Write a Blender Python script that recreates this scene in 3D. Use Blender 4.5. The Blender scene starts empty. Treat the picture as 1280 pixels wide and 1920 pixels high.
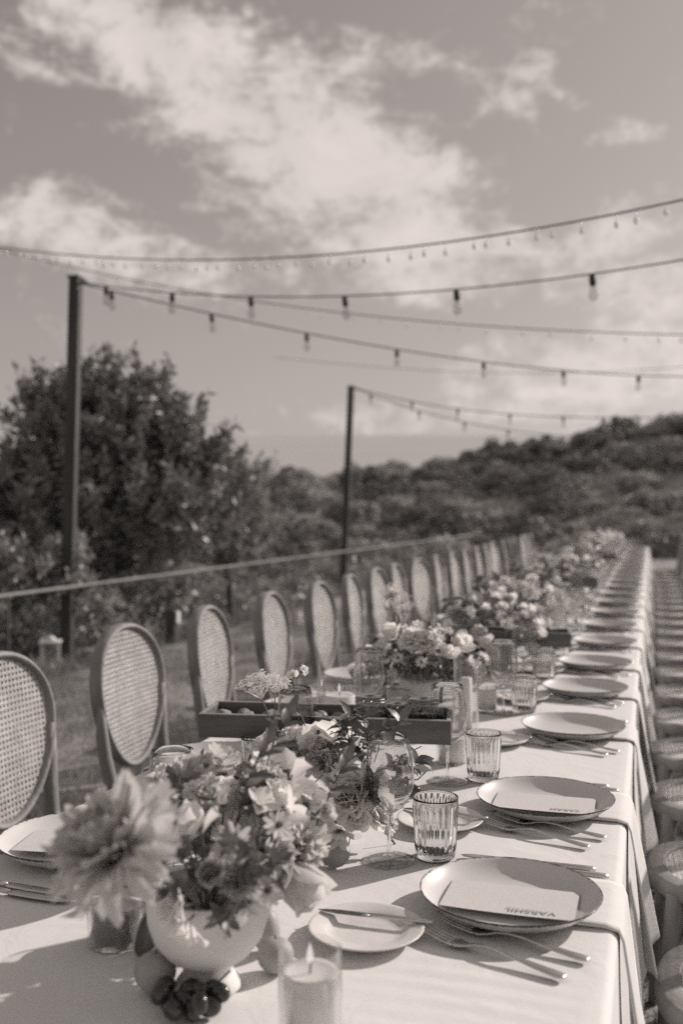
import bpy, bmesh, math, random
import numpy as np
from mathutils import Vector, Matrix, Euler, noise as mnoise

PI = math.pi
RND = random.Random(7)
scene = bpy.context.scene
COL = scene.collection

# ------------------------------------------------------------------ camera, world, sun, exposure
YAW = math.atan(582 / 1867)
CY, SY = math.cos(YAW), math.sin(YAW)
CAM_Z = 1.36
cam_data = bpy.data.cameras.new("camera")
cam_data.sensor_fit = 'VERTICAL'
cam_data.sensor_height = 36.0
cam_data.sensor_width = 24.0
cam_data.lens = 35.0
cam_data.clip_start = 0.05
cam_data.clip_end = 120000
cam_data.dof.use_dof = True
cam_data.dof.focus_distance = 1.78
cam_data.dof.aperture_fstop = 2.9
cam = bpy.data.objects.new("camera", cam_data)
COL.objects.link(cam)
cam.location = (0, 0, CAM_Z)
cam.rotation_euler = (math.radians(90) - math.atan(10 / 1867), 0, YAW)
scene.camera = cam

SUN_EL = math.radians(27)
SUN_AZ = math.atan2(0.66, 0.75)        # from +Y towards +X
TINT = (1.0, 0.895, 0.840)
world = bpy.data.worlds.new("World")
scene.world = world
world.use_nodes = True
wn, wl = world.node_tree.nodes, world.node_tree.links
wn.clear()
w_out = wn.new('ShaderNodeOutputWorld')
w_bg = wn.new('ShaderNodeBackground')
w_bg.inputs['Strength'].default_value = 0.15
wl.new(w_bg.outputs[0], w_out.inputs['Surface'])
sky = wn.new('ShaderNodeTexSky')
sky.sky_type = 'NISHITA'
sky.sun_disc = False
sky.sun_elevation = SUN_EL
sky.sun_rotation = SUN_AZ
sky.dust_density = 1.5


def wmath(op, a, b=None, c=None):
    n = wn.new('ShaderNodeMath'); n.operation = op
    for i, v in enumerate((a, b, c)):
        if v is None: continue
        if isinstance(v, (int, float)): n.inputs[i].default_value = v
        else: wl.new(v, n.inputs[i])
    return n.outputs[0]


def wvec(op, a, b=None, out=0):
    n = wn.new('ShaderNodeVectorMath'); n.operation = op
    for i, v in enumerate((a, b)):
        if v is None: continue
        if isinstance(v, tuple): n.inputs[i].default_value = v
        else: wl.new(v, n.inputs[i])
    return n.outputs[out]


tc = wn.new('ShaderNodeTexCoord').outputs['Generated']
lx = wvec('DOT_PRODUCT', tc, (CY, SY, 0), 1)
ly = wvec('DOT_PRODUCT', tc, (-SY, CY, 0), 1)
lz = wvec('DOT_PRODUCT', tc, (0, 0, 1), 1)
az = wmath('ARCTAN2', lx, ly)
el = wmath('ARCSINE', lz)
cmb = wn.new('ShaderNodeCombineXYZ'); wl.new(az, cmb.inputs[0]); wl.new(el, cmb.inputs[1])
azel = cmb.outputs[0]


def wnoise(vec_scale, scale, detail, rough, dist=0.0, off=(0, 0, 0)):
    m = wn.new('ShaderNodeMapping'); m.inputs['Scale'].default_value = vec_scale
    m.inputs['Location'].default_value = off
    wl.new(azel, m.inputs['Vector'])
    n = wn.new('ShaderNodeTexNoise'); n.inputs['Scale'].default_value = scale
    n.inputs['Detail'].default_value = detail; n.inputs['Roughness'].default_value = rough
    n.inputs['Distortion'].default_value = dist
    wl.new(m.outputs[0], n.inputs['Vector'])
    return n.outputs['Fac']


def wrange(v, a, b, c, d, interp='SMOOTHSTEP'):
    n = wn.new('ShaderNodeMapRange'); n.interpolation_type = interp
    for i, q in zip((1, 2, 3, 4), (a, b, c, d)): n.inputs[i].default_value = q
    wl.new(v, n.inputs[0])
    return n.outputs[0]


CLOUDS = [  # cx, cy, rx, ry, tilt, weight : banks of cloud, as directions seen from the lawn
    (330, 110, 330, 120, 28, .85), (200, 20, 260, 110, 0, .55), (60, 130, 190, 35, 12, .5), (560, 280, 420, 190, 26, 1.0),
    (720, 360, 330, 150, 18, .8), (600, 170, 130, 90, 0, .4), (760, 110, 190, 55, 12, .62),
    (945, 180, 110, 60, -30, .6), (1175, 255, 90, 36, 0, .55), (1080, 190, 60, 25, 20, .4), (95, 420, 210, 95, 8, .85), (250, 480, 260, 60, 5, .55),
    (1230, 560, 260, 160, 0, .75), (1150, 440, 140, 60, -15, .6), (860, 500, 420, 100, 0, .5),
    (1150, 690, 420, 90, 0, .62), (700, 540, 420, 60, 0, .3), (950, 780, 700, 60, 0, .45),
]
msum = None
for cx, cy, rx, ry, tilt, wt in CLOUDS:
    a0 = math.atan((cx - 640) / 1867); e0 = math.atan((950 - cy) / 1867 * math.cos(a0))
    m = wn.new('ShaderNodeMapping'); m.vector_type = 'TEXTURE'
    m.inputs['Location'].default_value = (a0, e0, 0)
    m.inputs['Rotation'].default_value = (0, 0, -math.radians(tilt))
    m.inputs['Scale'].default_value = (rx / 1867, ry / 1867, 1)
    wl.new(azel, m.inputs['Vector'])
    ln = wvec('LENGTH', m.outputs[0], None, 1)
    b = wrange(ln, 0.0, 1.25, wt, 0.0)
    msum = b if msum is None else wmath('MAXIMUM', msum, wmath('ADD', wmath('MULTIPLY', msum, 0.55), b)) if False else wmath('ADD', msum, wmath('MULTIPLY', b, wmath('SUBTRACT', 1.15, wmath('MINIMUM', msum, 1.0))))
far_clouds = wrange(wmath('ABSOLUTE', az), 0.45, 0.8, 0.0, 0.55)
msum = wmath('MAXIMUM', msum, far_clouds)
n1 = wnoise((1.0, 1.8, 1), 8.0, 10, 0.68, 0.5, (3.1, 1.2, 0))
n3 = wnoise((1.0, 1.4, 1), 62.0, 4, 0.6, 0.3, (5.3, 2.2, 0))
n2 = wnoise((1.0, 1.5, 1), 26.0, 5, 0.6, 0.5, (0.3, 7.2, 0))
dens = wmath('ADD', msum, wmath('ADD', wmath('MULTIPLY', wmath('SUBTRACT', n1, 0.5), 2.4), wmath('ADD', wmath('MULTIPLY', wmath('SUBTRACT', n2, 0.5), 1.5), wmath('MULTIPLY', wmath('SUBTRACT', n3, 0.5), 0.9))))
mask = wrange(dens, 0.20, 1.12, 0.0, 1.0)
bw = wn.new('ShaderNodeRGBToBW'); wl.new(sky.outputs[0], bw.inputs[0])
base_sky = wmath('MULTIPLY', wmath('POWER', bw.outputs[0], 0.62), 0.77)
cloud_v = wmath('ADD', 2.3, wmath('MULTIPLY', n1, 2.0))
mixv = wn.new('ShaderNodeMix'); mixv.data_type = 'FLOAT'
wl.new(wmath('MULTIPLY', mask, 0.9), mixv.inputs[0]); wl.new(base_sky, mixv.inputs[2]); wl.new(cloud_v, mixv.inputs[3])
tintn = wn.new('ShaderNodeVectorMath'); tintn.operation = 'SCALE'
tintn.inputs[0].default_value = TINT
wl.new(mixv.outputs[0], tintn.inputs['Scale'])
wl.new(tintn.outputs[0], w_bg.inputs['Color'])

sun_d = bpy.data.lights.new("sun", 'SUN')
sun_d.energy = 3.1
sun_d.angle = math.radians(0.9)
sun_d.color = (1.0, 0.90, 0.842)
sun = bpy.data.objects.new("sun", sun_d)
COL.objects.link(sun)
to_sun = Vector((math.sin(SUN_AZ) * math.cos(SUN_EL), math.cos(SUN_AZ) * math.cos(SUN_EL), math.sin(SUN_EL)))
sun.rotation_euler = to_sun.to_track_quat('Z', 'Y').to_euler()
sun.location = (20, 20, 20)

scene.view_settings.view_transform = 'Standard'
scene.view_settings.look = 'None'
scene.view_settings.exposure = 0.56
scene.view_settings.gamma = 1.0
scene.view_settings.use_curve_mapping = False
scene.cycles.transparent_max_bounces = 24
scene.cycles.max_bounces = 9
scene.cycles.transmission_bounces = 8
scene.cycles.caustics_reflective = False
scene.cycles.caustics_refractive = False
scene.cycles.sample_clamp_indirect = 2.0
scene.cycles.sample_clamp_direct = 6.0
scene.cycles.use_denoising = False      # the photograph is grainy

# ------------------------------------------------------------------ materials
MATS = {}


def mat_nodes(name):
    m = bpy.data.materials.new(name); m.use_nodes = True
    nt = m.node_tree; nt.nodes.clear()
    out = nt.nodes.new('ShaderNodeOutputMaterial')
    return m, nt, out


def mat(name, v, rough=0.6, var=0.15, scale=8.0, bump=0.0, bscale=None, spec=0.4, metallic=0.0, trans=0.0,
        stretch=(1, 1, 1), coord='Object', detail=4, sss=0.0, dist=0.0):
    """grey material with noise variation, optional bump, optional translucency (leaves, petals, wax)"""
    m, nt, out = mat_nodes(name)
    N, L = nt.nodes, nt.links
    p = N.new('ShaderNodeBsdfPrincipled')
    p.inputs['Roughness'].default_value = rough
    p.inputs['Metallic'].default_value = metallic
    p.inputs['Specular IOR Level'].default_value = spec
    t = N.new('ShaderNodeTexCoord'); mp = N.new('ShaderNodeMapping'); mp.inputs['Scale'].default_value = stretch
    L.new(t.outputs[coord], mp.inputs['Vector'])
    nz = N.new('ShaderNodeTexNoise'); nz.inputs['Scale'].default_value = scale; nz.inputs['Detail'].default_value = detail
    nz.inputs['Roughness'].default_value = 0.6; nz.inputs['Distortion'].default_value = dist
    L.new(mp.outputs[0], nz.inputs['Vector'])
    cr = N.new('ShaderNodeValToRGB')
    lo, hi = max(0, v * (1 - var)), min(1, v * (1 + var))
    cr.color_ramp.elements[0].position = 0.3; cr.color_ramp.elements[1].position = 0.7
    cr.color_ramp.elements[0].color = (lo, lo * .985, lo * .97, 1)
    cr.color_ramp.elements[1].color = (hi, hi * .985, hi * .97, 1)
    L.new(nz.outputs['Fac'], cr.inputs[0])
    L.new(cr.outputs[0], p.inputs['Base Color'])
    if bump:
        nb = nz
        if bscale:
            nb = N.new('ShaderNodeTexNoise'); nb.inputs['Scale'].default_value = bscale; nb.inputs['Detail'].default_value = 5
            L.new(mp.outputs[0], nb.inputs['Vector'])
        bp = N.new('ShaderNodeBump'); bp.inputs['Strength'].default_value = bump; bp.inputs['Distance'].default_value = 0.01
        L.new(nb.outputs['Fac'], bp.inputs['Height']); L.new(bp.outputs[0], p.inputs['Normal'])
    sh = p.outputs[0]
    if sss:
        p.inputs['Subsurface Weight'].default_value = sss
        p.inputs['Subsurface Radius'].default_value = (0.02, 0.02, 0.02)
        p.inputs['Subsurface Scale'].default_value = 0.6
    if trans:
        tr = N.new('ShaderNodeBsdfTranslucent'); L.new(cr.outputs[0], tr.inputs['Color'])
        mx = N.new('ShaderNodeMixShader'); mx.inputs[0].default_value = trans
        L.new(p.outputs[0], mx.inputs[1]); L.new(tr.outputs[0], mx.inputs[2]); sh = mx.outputs[0]
    L.new(sh, out.inputs['Surface'])
    MATS[name] = m
    return m


def glass_thin(name, tint=0.93, rough=0.0, ior=1.45, refl=1.0, body=0.0, edge=.75):
    m, nt, out = mat_nodes(name); N, L = nt.nodes, nt.links
    tr = N.new('ShaderNodeBsdfTransparent'); tr.inputs[0].default_value = (tint, tint, tint, 1)
    lw = N.new('ShaderNodeLayerWeight'); lw.inputs[0].default_value = .35     # longer path through the wall at its edges
    mr = N.new('ShaderNodeMapRange'); mr.inputs[1].default_value = .45; mr.inputs[2].default_value = 1.0; mr.inputs[3].default_value = tint; mr.inputs[4].default_value = edge * tint
    L.new(lw.outputs['Facing'], mr.inputs[0]); L.new(mr.outputs[0], tr.inputs[0])
    gl = N.new('ShaderNodeBsdfGlossy'); gl.inputs['Roughness'].default_value = 0.02
    gl.inputs[0].default_value = (refl, refl, refl, 1)
    fr = N.new('ShaderNodeFresnel')
    ge = N.new('ShaderNodeNewGeometry'); mi = N.new('ShaderNodeMapRange')      # the wall is thin: the same reflection from both faces
    mi.inputs[3].default_value = ior; mi.inputs[4].default_value = 1 / ior
    L.new(ge.outputs['Backfacing'], mi.inputs[0]); L.new(mi.outputs[0], fr.inputs[0])
    mx = N.new('ShaderNodeMixShader')
    L.new(fr.outputs[0], mx.inputs[0]); L.new(tr.outputs[0], mx.inputs[1]); L.new(gl.outputs[0], mx.inputs[2])
    sh = mx.outputs[0]
    if body:
        rf = N.new('ShaderNodeBsdfGlass'); rf.inputs['IOR'].default_value = 1.42; rf.inputs['Roughness'].default_value = rough
        rf.inputs[0].default_value = (.97, .97, .97, 1)
        m2 = N.new('ShaderNodeMixShader'); m2.inputs[0].default_value = body
        L.new(sh, m2.inputs[1]); L.new(rf.outputs[0], m2.inputs[2]); sh = m2.outputs[0]
    L.new(sh, out.inputs['Surface'])
    MATS[name] = m
    return m


M_seatcane = mat('seat_cane', 0.74, 0.6, 0.15, 30, 0.1, 120)
M_wood = mat('bleached_wood', 0.22, 0.6, 0.28, 14, 0.25, 60, stretch=(1, 1, 0.25))
M_wooddark = mat('dark_wood', 0.115, 0.55, 0.35, 30, 0.35, 90, stretch=(0.12, 1, 1), detail=8)
M_woodpale = mat('pale_wood_edge', 0.26, 0.6, 0.25, 40, 0.2, 90, stretch=(0.2, 1, 1))
M_cane = mat('cane', 0.60, 0.55, 0.18, 30, 0.1, 120, trans=0.12)
M_glass = glass_thin('thin_glass', 0.965, ior=1.5)
M_glassbody = glass_thin('pressed_glass', 0.98, body=1.0, edge=.7)
M_winebowl = glass_thin('blown_glass', 0.97, ior=1.6, body=.92)
M_foot = glass_thin('glass_foot', 0.97, ior=1.5, edge=.97, body=.22)
M_jar = glass_thin('jar_glass', 0.97, ior=1.6, edge=.6, body=.3)
M_steel = mat('brushed_steel', 0.62, 0.33, 0.12, 60, 0.05, 200, metallic=1.0)
M_steeldark = mat('patterned_blade', 0.30, 0.3, 0.5, 90, 0.05, 200, metallic=1.0, dist=2.0)
M_ceramic = mat('white_ceramic', 0.68, 0.28, 0.05, 30, 0.03, 60, spec=0.5)
M_urn = mat('matt_urn_ceramic', 0.68, 0.45, 0.06, 18, 0.05, 120, spec=0.4)
M_paper = mat('card_paper', 0.56, 0.8, 0.04, 120, 0.15, 400)
M_ink = mat('letter_ink', 0.34, 0.5, 0.1)
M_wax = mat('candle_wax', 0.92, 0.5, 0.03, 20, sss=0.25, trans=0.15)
M_wick = mat('wick', 0.03, 0.9)
M_wire = mat('jar_wire', 0.35, 0.3, 0.1, metallic=1.0)
M_petal = mat('pale_petal', 0.88, 0.6, 0.08, 60, 0.12, 200, trans=0.48, stretch=(1, 1, 0.4))
M_petal2 = mat('blush_petal', 0.70, 0.6, 0.12, 60, 0.12, 200, trans=0.45, stretch=(1, 1, 0.4))
M_petal_dusk = mat('dusky_petal', 0.66, 0.7, 0.2, 50, 0.12, 200, trans=0.4)
M_petal3 = mat('deep_petal', 0.56, 0.6, 0.2, 50, 0.12, 200, trans=0.35)
M_leaf = mat('arrangement_leaf', 0.13, 0.42, 0.4, 30, 0.1, 90, trans=0.25, spec=0.5)
M_leafpale = mat('pale_leaf', 0.22, 0.5, 0.3, 30, 0.1, 90, trans=0.25)
M_stem = mat('stem_green', 0.12, 0.5, 0.3, 30)
M_berry = mat('berry', 0.12, 0.35, 0.4, 60)
M_grape = mat('dark_grape', 0.035, 0.16, 0.5, 25, spec=0.6)
M_peach = mat('peach_skin', 0.33, 0.55, 0.25, 12, 0.1, 300)
M_bread = mat('bread_crust', 0.22, 0.8, 0.45, 45, 0.4, 90)
M_treeleaf = mat('tree_leaf', 0.24, 0.45, 0.45, 5, trans=0.22, spec=0.45)
M_treeleaf2 = mat('pale_tree_leaf', 0.30, 0.5, 0.4, 5, trans=0.25, spec=0.45)
M_bush = mat('bush_leaf', 0.23, 0.6, 0.45, 1.2, trans=0.15)
M_bush2 = mat('dry_bush_leaf', 0.42, 0.65, 0.4, 1.2, trans=0.15)
M_bark = mat('bark', 0.10, 0.9, 0.3, 20, 0.5, 40)
M_grass = mat('grass_blade', 0.22, 0.6, 0.4, 2.0, trans=0.3)
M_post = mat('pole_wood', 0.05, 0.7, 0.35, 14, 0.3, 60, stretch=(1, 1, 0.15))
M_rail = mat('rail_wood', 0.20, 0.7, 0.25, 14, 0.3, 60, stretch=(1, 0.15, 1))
M_cable = mat('black_cable', 0.03, 0.6, 0.2)
M_whitemetal = mat('white_painted_metal', 0.6, 0.5, 0.1, 8)
M_darkmetal = mat('dark_painted_metal', 0.06, 0.5, 0.2, 8)
M_dip = mat('jar_preserve', 0.42, 0.6, 0.4, 90)
M_dipdark = mat('jar_dark_preserve', 0.05, 0.4, 0.5, 90)
M_fruitdark = mat('dark_rind', 0.07, 0.45, 0.3, 30)
M_fruitflesh = mat('fruit_flesh', 0.20, 0.5, 0.25, 40)


def m_cloth(name, v):
    m, nt, out = mat_nodes(name); N, L = nt.nodes, nt.links
    p = N.new('ShaderNodeBsdfPrincipled'); p.inputs['Roughness'].default_value = 0.85
    p.inputs['Specular IOR Level'].default_value = 0.15
    p.inputs['Sheen Weight'].default_value = 0.1
    t = N.new('ShaderNodeTexCoord')
    big = N.new('ShaderNodeTexNoise'); big.inputs['Scale'].default_value = 1.7; big.inputs['Detail'].default_value = 4
    L.new(t.outputs['Object'], big.inputs['Vector'])
    cr = N.new('ShaderNodeValToRGB')
    cr.color_ramp.elements[0].color = (v * .94,) * 2 + (v * .93, 1); cr.color_ramp.elements[1].color = (v * 1.04,) * 2 + (v * 1.03, 1)
    L.new(big.outputs['Fac'], cr.inputs[0]); L.new(cr.outputs[0], p.inputs['Base Color'])
    h = None
    for sx, sy, amp in ((900, 110, .5), (110, 900, .5)):      # slubby woven threads
        mp = N.new('ShaderNodeMapping'); mp.inputs['Scale'].default_value = (sx, sy, 300)
        L.new(t.outputs['Object'], mp.inputs['Vector'])
        nz = N.new('ShaderNodeTexNoise'); nz.inputs['Scale'].default_value = 1.0; nz.inputs['Detail'].default_value = 2
        L.new(mp.outputs[0], nz.inputs['Vector'])
        ml = N.new('ShaderNodeMath'); ml.operation = 'MULTIPLY'; ml.inputs[1].default_value = amp; L.new(nz.outputs['Fac'], ml.inputs[0])
        if h is None: h = ml.outputs[0]
        else:
            ad = N.new('ShaderNodeMath'); ad.operation = 'ADD'; L.new(h, ad.inputs[0]); L.new(ml.outputs[0], ad.inputs[1]); h = ad.outputs[0]
    bp = N.new('ShaderNodeBump'); bp.inputs['Strength'].default_value = 0.35; bp.inputs['Distance'].default_value = 0.0006
    L.new(h, bp.inputs['Height'])
    w = N.new('ShaderNodeTexNoise'); w.inputs['Scale'].default_value = 9; w.inputs['Detail'].default_value = 3; w.inputs['Distortion'].default_value = 1.0
    L.new(t.outputs['Object'], w.inputs['Vector'])
    b2 = N.new('ShaderNodeBump'); b2.inputs['Strength'].default_value = 0.5; b2.inputs['Distance'].default_value = 0.006
    L.new(w.outputs['Fac'], b2.inputs['Height']); L.new(bp.outputs[0], b2.inputs['Normal']); L.new(b2.outputs[0], p.inputs['Normal'])
    tr = N.new('ShaderNodeBsdfTranslucent'); L.new(cr.outputs[0], tr.inputs[0])
    mx = N.new('ShaderNodeMixShader'); mx.inputs[0].default_value = 0.08
    L.new(p.outputs[0], mx.inputs[1]); L.new(tr.outputs[0], mx.inputs[2])
    L.new(mx.outputs[0], out.inputs['Surface'])
    return m


M_cloth = m_cloth('white_linen', 0.76)
M_napkin = m_cloth('napkin_linen', 0.72)


def m_plate():
    m, nt, out = mat_nodes('speckled_glaze'); N, L = nt.nodes, nt.links
    p = N.new('ShaderNodeBsdfPrincipled'); p.inputs['Roughness'].default_value = 0.3; p.inputs['Specular IOR Level'].default_value = 0.4
    p.inputs['Coat Weight'].default_value = 0.15; p.inputs['Coat Roughness'].default_value = 0.08
    t = N.new('ShaderNodeTexCoord'); sep = N.new('ShaderNodeSeparateXYZ'); L.new(t.outputs['Object'], sep.inputs[0])

    def mth(op, a, b=None):
        n = N.new('ShaderNodeMath'); n.operation = op
        for i, q in enumerate((a, b)):
            if q is None: continue
            if isinstance(q, (int, float)): n.inputs[i].default_value = q
            else: L.new(q, n.inputs[i])
        return n.outputs[0]
    r = mth('SQRT', mth('ADD', mth('POWER', sep.outputs[0], 2), mth('POWER', sep.outputs[1], 2)))
    nz = N.new('ShaderNodeTexNoise'); nz.inputs['Scale'].default_value = 160; nz.inputs['Detail'].default_value = 2; L.new(t.outputs['Object'], nz.inputs['Vector'])
    rr = mth('ADD', r, mth('MULTIPLY', mth('SUBTRACT', nz.outputs['Fac'], 0.5), 0.006))
    mr = N.new('ShaderNodeMapRange'); mr.inputs[1].default_value = 0.1330; mr.inputs[2].default_value = 0.1352; L.new(rr, mr.inputs[0])
    sp = N.new('ShaderNodeTexVoronoi'); sp.inputs['Scale'].default_value = 210; L.new(t.outputs['Object'], sp.inputs['Vector'])
    spk = mth('LESS_THAN', sp.outputs['Distance'], 0.12)
    f = mth('MAXIMUM', mr.outputs[0], mth('MULTIPLY', spk, 0.18))
    n2 = N.new('ShaderNodeTexNoise'); n2.inputs['Scale'].default_value = 14; L.new(t.outputs['Object'], n2.inputs['Vector'])
    cr = N.new('ShaderNodeValToRGB'); cr.color_ramp.elements[0].color = (.54, .535, .53, 1); cr.color_ramp.elements[1].color = (.63, .625, .62, 1)
    L.new(n2.outputs['Fac'], cr.inputs[0])
    mx = N.new('ShaderNodeMix'); mx.data_type = 'RGBA'
    L.new(f, mx.inputs[0]); L.new(cr.outputs[0], mx.inputs[6]); mx.inputs[7].default_value = (.045, .043, .042, 1)
    L.new(mx.outputs[2], p.inputs['Base Color']); L.new(p.outputs[0], out.inputs['Surface'])
    return m


M_plate = m_plate()


def m_ground():
    m, nt, out = mat_nodes('grassy_ground'); N, L = nt.nodes, nt.links
    p = N.new('ShaderNodeBsdfPrincipled'); p.inputs['Roughness'].default_value = 0.9; p.inputs['Specular IOR Level'].default_value = 0.1
    t = N.new('ShaderNodeTexCoord')
    vals = []
    for s, d in ((0.16, 4), (2.2, 5), (45, 3)):
        nz = N.new('ShaderNodeTexNoise'); nz.inputs['Scale'].default_value = s; nz.inputs['Detail'].default_value = d; nz.inputs['Roughness'].default_value = .65
        L.new(t.outputs['Object'], nz.inputs['Vector']); vals.append(nz.outputs['Fac'])
    a = N.new('ShaderNodeMath'); a.operation = 'MULTIPLY_ADD'; L.new(vals[0], a.inputs[0]); a.inputs[1].default_value = 0.5; L.new(vals[1], a.inputs[2])
    b = N.new('ShaderNodeMath'); b.operation = 'MULTIPLY_ADD'; L.new(vals[2], b.inputs[0]); b.inputs[1].default_value = 0.4; L.new(a.outputs[0], b.inputs[2])
    cr = N.new('ShaderNodeValToRGB')
    cr.color_ramp.elements[0].position = 0.72; cr.color_ramp.elements[0].color = (.09, .087, .085, 1)
    cr.color_ramp.elements[1].position = 1.15 / 1.2; cr.color_ramp.elements[1].color = (.31, .305, .30, 1)
    L.new(b.outputs[0], cr.inputs[0]); L.new(cr.outputs[0], p.inputs['Base Color'])
    bp = N.new('ShaderNodeBump'); bp.inputs['Strength'].default_value = 0.6; bp.inputs['Distance'].default_value = 0.03
    L.new(b.outputs[0], bp.inputs['Height']); L.new(bp.outputs[0], p.inputs['Normal'])
    L.new(p.outputs[0], out.inputs['Surface'])
    return m


M_ground = m_ground()
M_sea = mat('sea_water', 0.40, 0.75, 0.06, 0.0004, stretch=(1, 1, 1), spec=0.2)


def m_flame():
    m, nt, out = mat_nodes('candle_flame'); N, L = nt.nodes, nt.links
    e = N.new('ShaderNodeEmission'); e.inputs[0].default_value = (1, .9, .84, 1); e.inputs[1].default_value = 0.65
    t = N.new('ShaderNodeBsdfTransparent'); mx = N.new('ShaderNodeMixShader'); mx.inputs[0].default_value = .5
    L.new(e.outputs[0], mx.inputs[1]); L.new(t.outputs[0], mx.inputs[2])
    L.new(mx.outputs[0], out.inputs['Surface']); return m


M_flame = m_flame()

# ------------------------------------------------------------------ mesh helpers


class MB:
    def __init__(self):
        self.v, self.f = [], []

    def add(self, vs, fs, mtx=None):
        o = len(self.v)
        self.v += [tuple(mtx @ Vector(p)) for p in vs] if mtx is not None else [tuple(p) for p in vs]
        self.f += [tuple(i + o for i in f) for f in fs]
        return self

    def box(self, c, s, rz=0.0, bev=0.0, mtx=None):
        M = Matrix.Translation(c) @ Matrix.Rotation(rz, 4, 'Z')
        if mtx is not None: M = mtx @ M
        x, y, z = s[0] / 2, s[1] / 2, s[2] / 2
        if not bev:
            vs = [(a * x, b * y, c_ * z) for c_ in (-1, 1) for a, b in ((-1, -1), (1, -1), (1, 1), (-1, 1))]
            fs = [(0, 3, 2, 1), (4, 5, 6, 7), (0, 1, 5, 4), (1, 2, 6, 5), (2, 3, 7, 6), (3, 0, 4, 7)]
            return self.add(vs, fs, M)
        bm = bmesh.new(); bmesh.ops.create_cube(bm, size=1)
        bmesh.ops.scale(bm, vec=s, verts=bm.verts)
        bmesh.ops.bevel(bm, geom=bm.edges[:], offset=bev, segments=2, affect='EDGES', profile=0.6)
        bm.verts.index_update()
        self.add([v.co[:] for v in bm.verts], [[v.index for v in f.verts] for f in bm.faces], M); bm.free()
        return self

    def lathe(self, prof, seg=24, mtx=None, rmod=None):
        vs, fs = [], []
        n = len(prof)
        for i, (r, z) in enumerate(prof):
            for k in range(seg):
                a = 2 * PI * k / seg
                rr = r if rmod is None else rmod(r, z, a, i)
                vs.append((rr * math.cos(a), rr * math.sin(a), z))
        for i in range(n - 1):
            for k in range(seg):
                k2 = (k + 1) % seg
                fs.append((i * seg + k, i * seg + k2, (i + 1) * seg + k2, (i + 1) * seg + k))
        if prof[0][0] > 1e-6: fs.append(tuple(range(seg))[::-1])
        if prof[-1][0] > 1e-6 and prof[-1] != prof[0]: fs.append(tuple((n - 1) * seg + k for k in range(seg)))
        return self.add(vs, fs, mtx)

    def tube(self, pts, rad, seg=8, closed=False, mtx=None, cap=True, flat=1.0, up=(0, 0, 1)):
        pts = [Vector(p) for p in pts]; n = len(pts)
        rads = rad if isinstance(rad, (list, tuple)) else [rad] * n
        vs, fs = [], []
        nrm = None
        for i, p in enumerate(pts):
            if closed: t = (pts[(i + 1) % n] - pts[i - 1])
            else: t = pts[min(i + 1, n - 1)] - pts[max(i - 1, 0)]
            t = t.normalized() if t.length > 1e-9 else Vector((0, 0, 1))
            if nrm is None or closed:
                u0 = Vector(up)
                if abs(u0.dot(t)) > .95: u0 = Vector((1, 0, 0))
                nrm = (u0 - t * u0.dot(t)).normalized()
            else:
                nrm = (nrm - t * nrm.dot(t)).normalized()
            b = t.cross(nrm)
            for k in range(seg):
                a = 2 * PI * k / seg
                vs.append(p + (nrm * math.cos(a) * flat + b * math.sin(a)) * rads[i])
        m = n if closed else n - 1
        for i in range(m):
            j = (i + 1) % n
            for k in range(seg):
                k2 = (k + 1) % seg
                fs.append((i * seg + k, i * seg + k2, j * seg + k2, j * seg + k))
        if cap and not closed:
            fs.append(tuple(range(seg))[::-1]); fs.append(tuple((n - 1) * seg + k for k in range(seg)))
        return self.add(vs, fs, mtx)

    def ball(self, c, r, seg=10, rings=7, sc=(1, 1, 1), mtx=None, jit=0.0, rnd=None):
        prof = [(max(1e-5, math.sin(PI * i / rings)) * 1.0, -math.cos(PI * i / rings)) for i in range(rings + 1)]
        M = Matrix.Translation(c) @ Matrix.Diagonal((r * sc[0], r * sc[1], r * sc[2], 1))
        if mtx is not None: M = mtx @ M
        return self.lathe(prof, seg, M)

    def grid(self, fn, nu, nv, mtx=None):
        vs = [fn(i / nu, j / nv) for j in range(nv + 1) for i in range(nu + 1)]
        fs = [(j * (nu + 1) + i, j * (nu + 1) + i + 1, (j + 1) * (nu + 1) + i + 1, (j + 1) * (nu + 1) + i) for j in range(nv) for i in range(nu)]
        return self.add(vs, fs, mtx)

    def mesh(self, name, material, smooth=True):
        me = bpy.data.meshes.new(name)
        me.from_pydata(self.v, [], self.f); me.materials.append(material)
        if smooth: me.polygons.foreach_set('use_smooth', [True] * len(me.polygons))
        me.update()
        return me

    def build(self, name, material, parent=None, smooth=True, **kw):
        return link(self.mesh(name, material, smooth), name, parent, **kw)


def link(me, name, parent=None, loc=None, rot=None, sc=None):
    o = bpy.data.objects.new(name, me); COL.objects.link(o)
    if parent is not None: o.parent = parent
    if loc is not None: o.location = loc
    if rot is not None: o.rotation_euler = rot
    if sc is not None: o.scale = sc if isinstance(sc, (tuple, list)) else (sc, sc, sc)
    return o


def autosmooth(me, ang=40):
    me.polygons.foreach_set('use_smooth', [True] * len(me.polygons))
    try: me.set_sharp_from_angle(angle=math.radians(ang))
    except Exception: pass
    return me


def tag(o, label=None, cat=None, group=None, kind=None):
    if label: o['label'] = label
    if cat: o['category'] = cat
    if group: o['group'] = group
    if kind: o['kind'] = kind
    return o


def empty(name, loc=(0, 0, 0), rz=0.0, label=None, cat=None, group=None):
    o = bpy.data.objects.new(name, None); COL.objects.link(o)
    o.location = loc; o.rotation_euler = (0, 0, rz); o.empty_display_size = 0.1
    return tag(o, label, cat, group)


def copy_tree(o, parent=None):
    c = o.copy(); COL.objects.link(c)
    if parent is not None: c.parent = parent
    for ch in list(o.children): copy_tree(ch, c)
    return c


USED = set()


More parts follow.
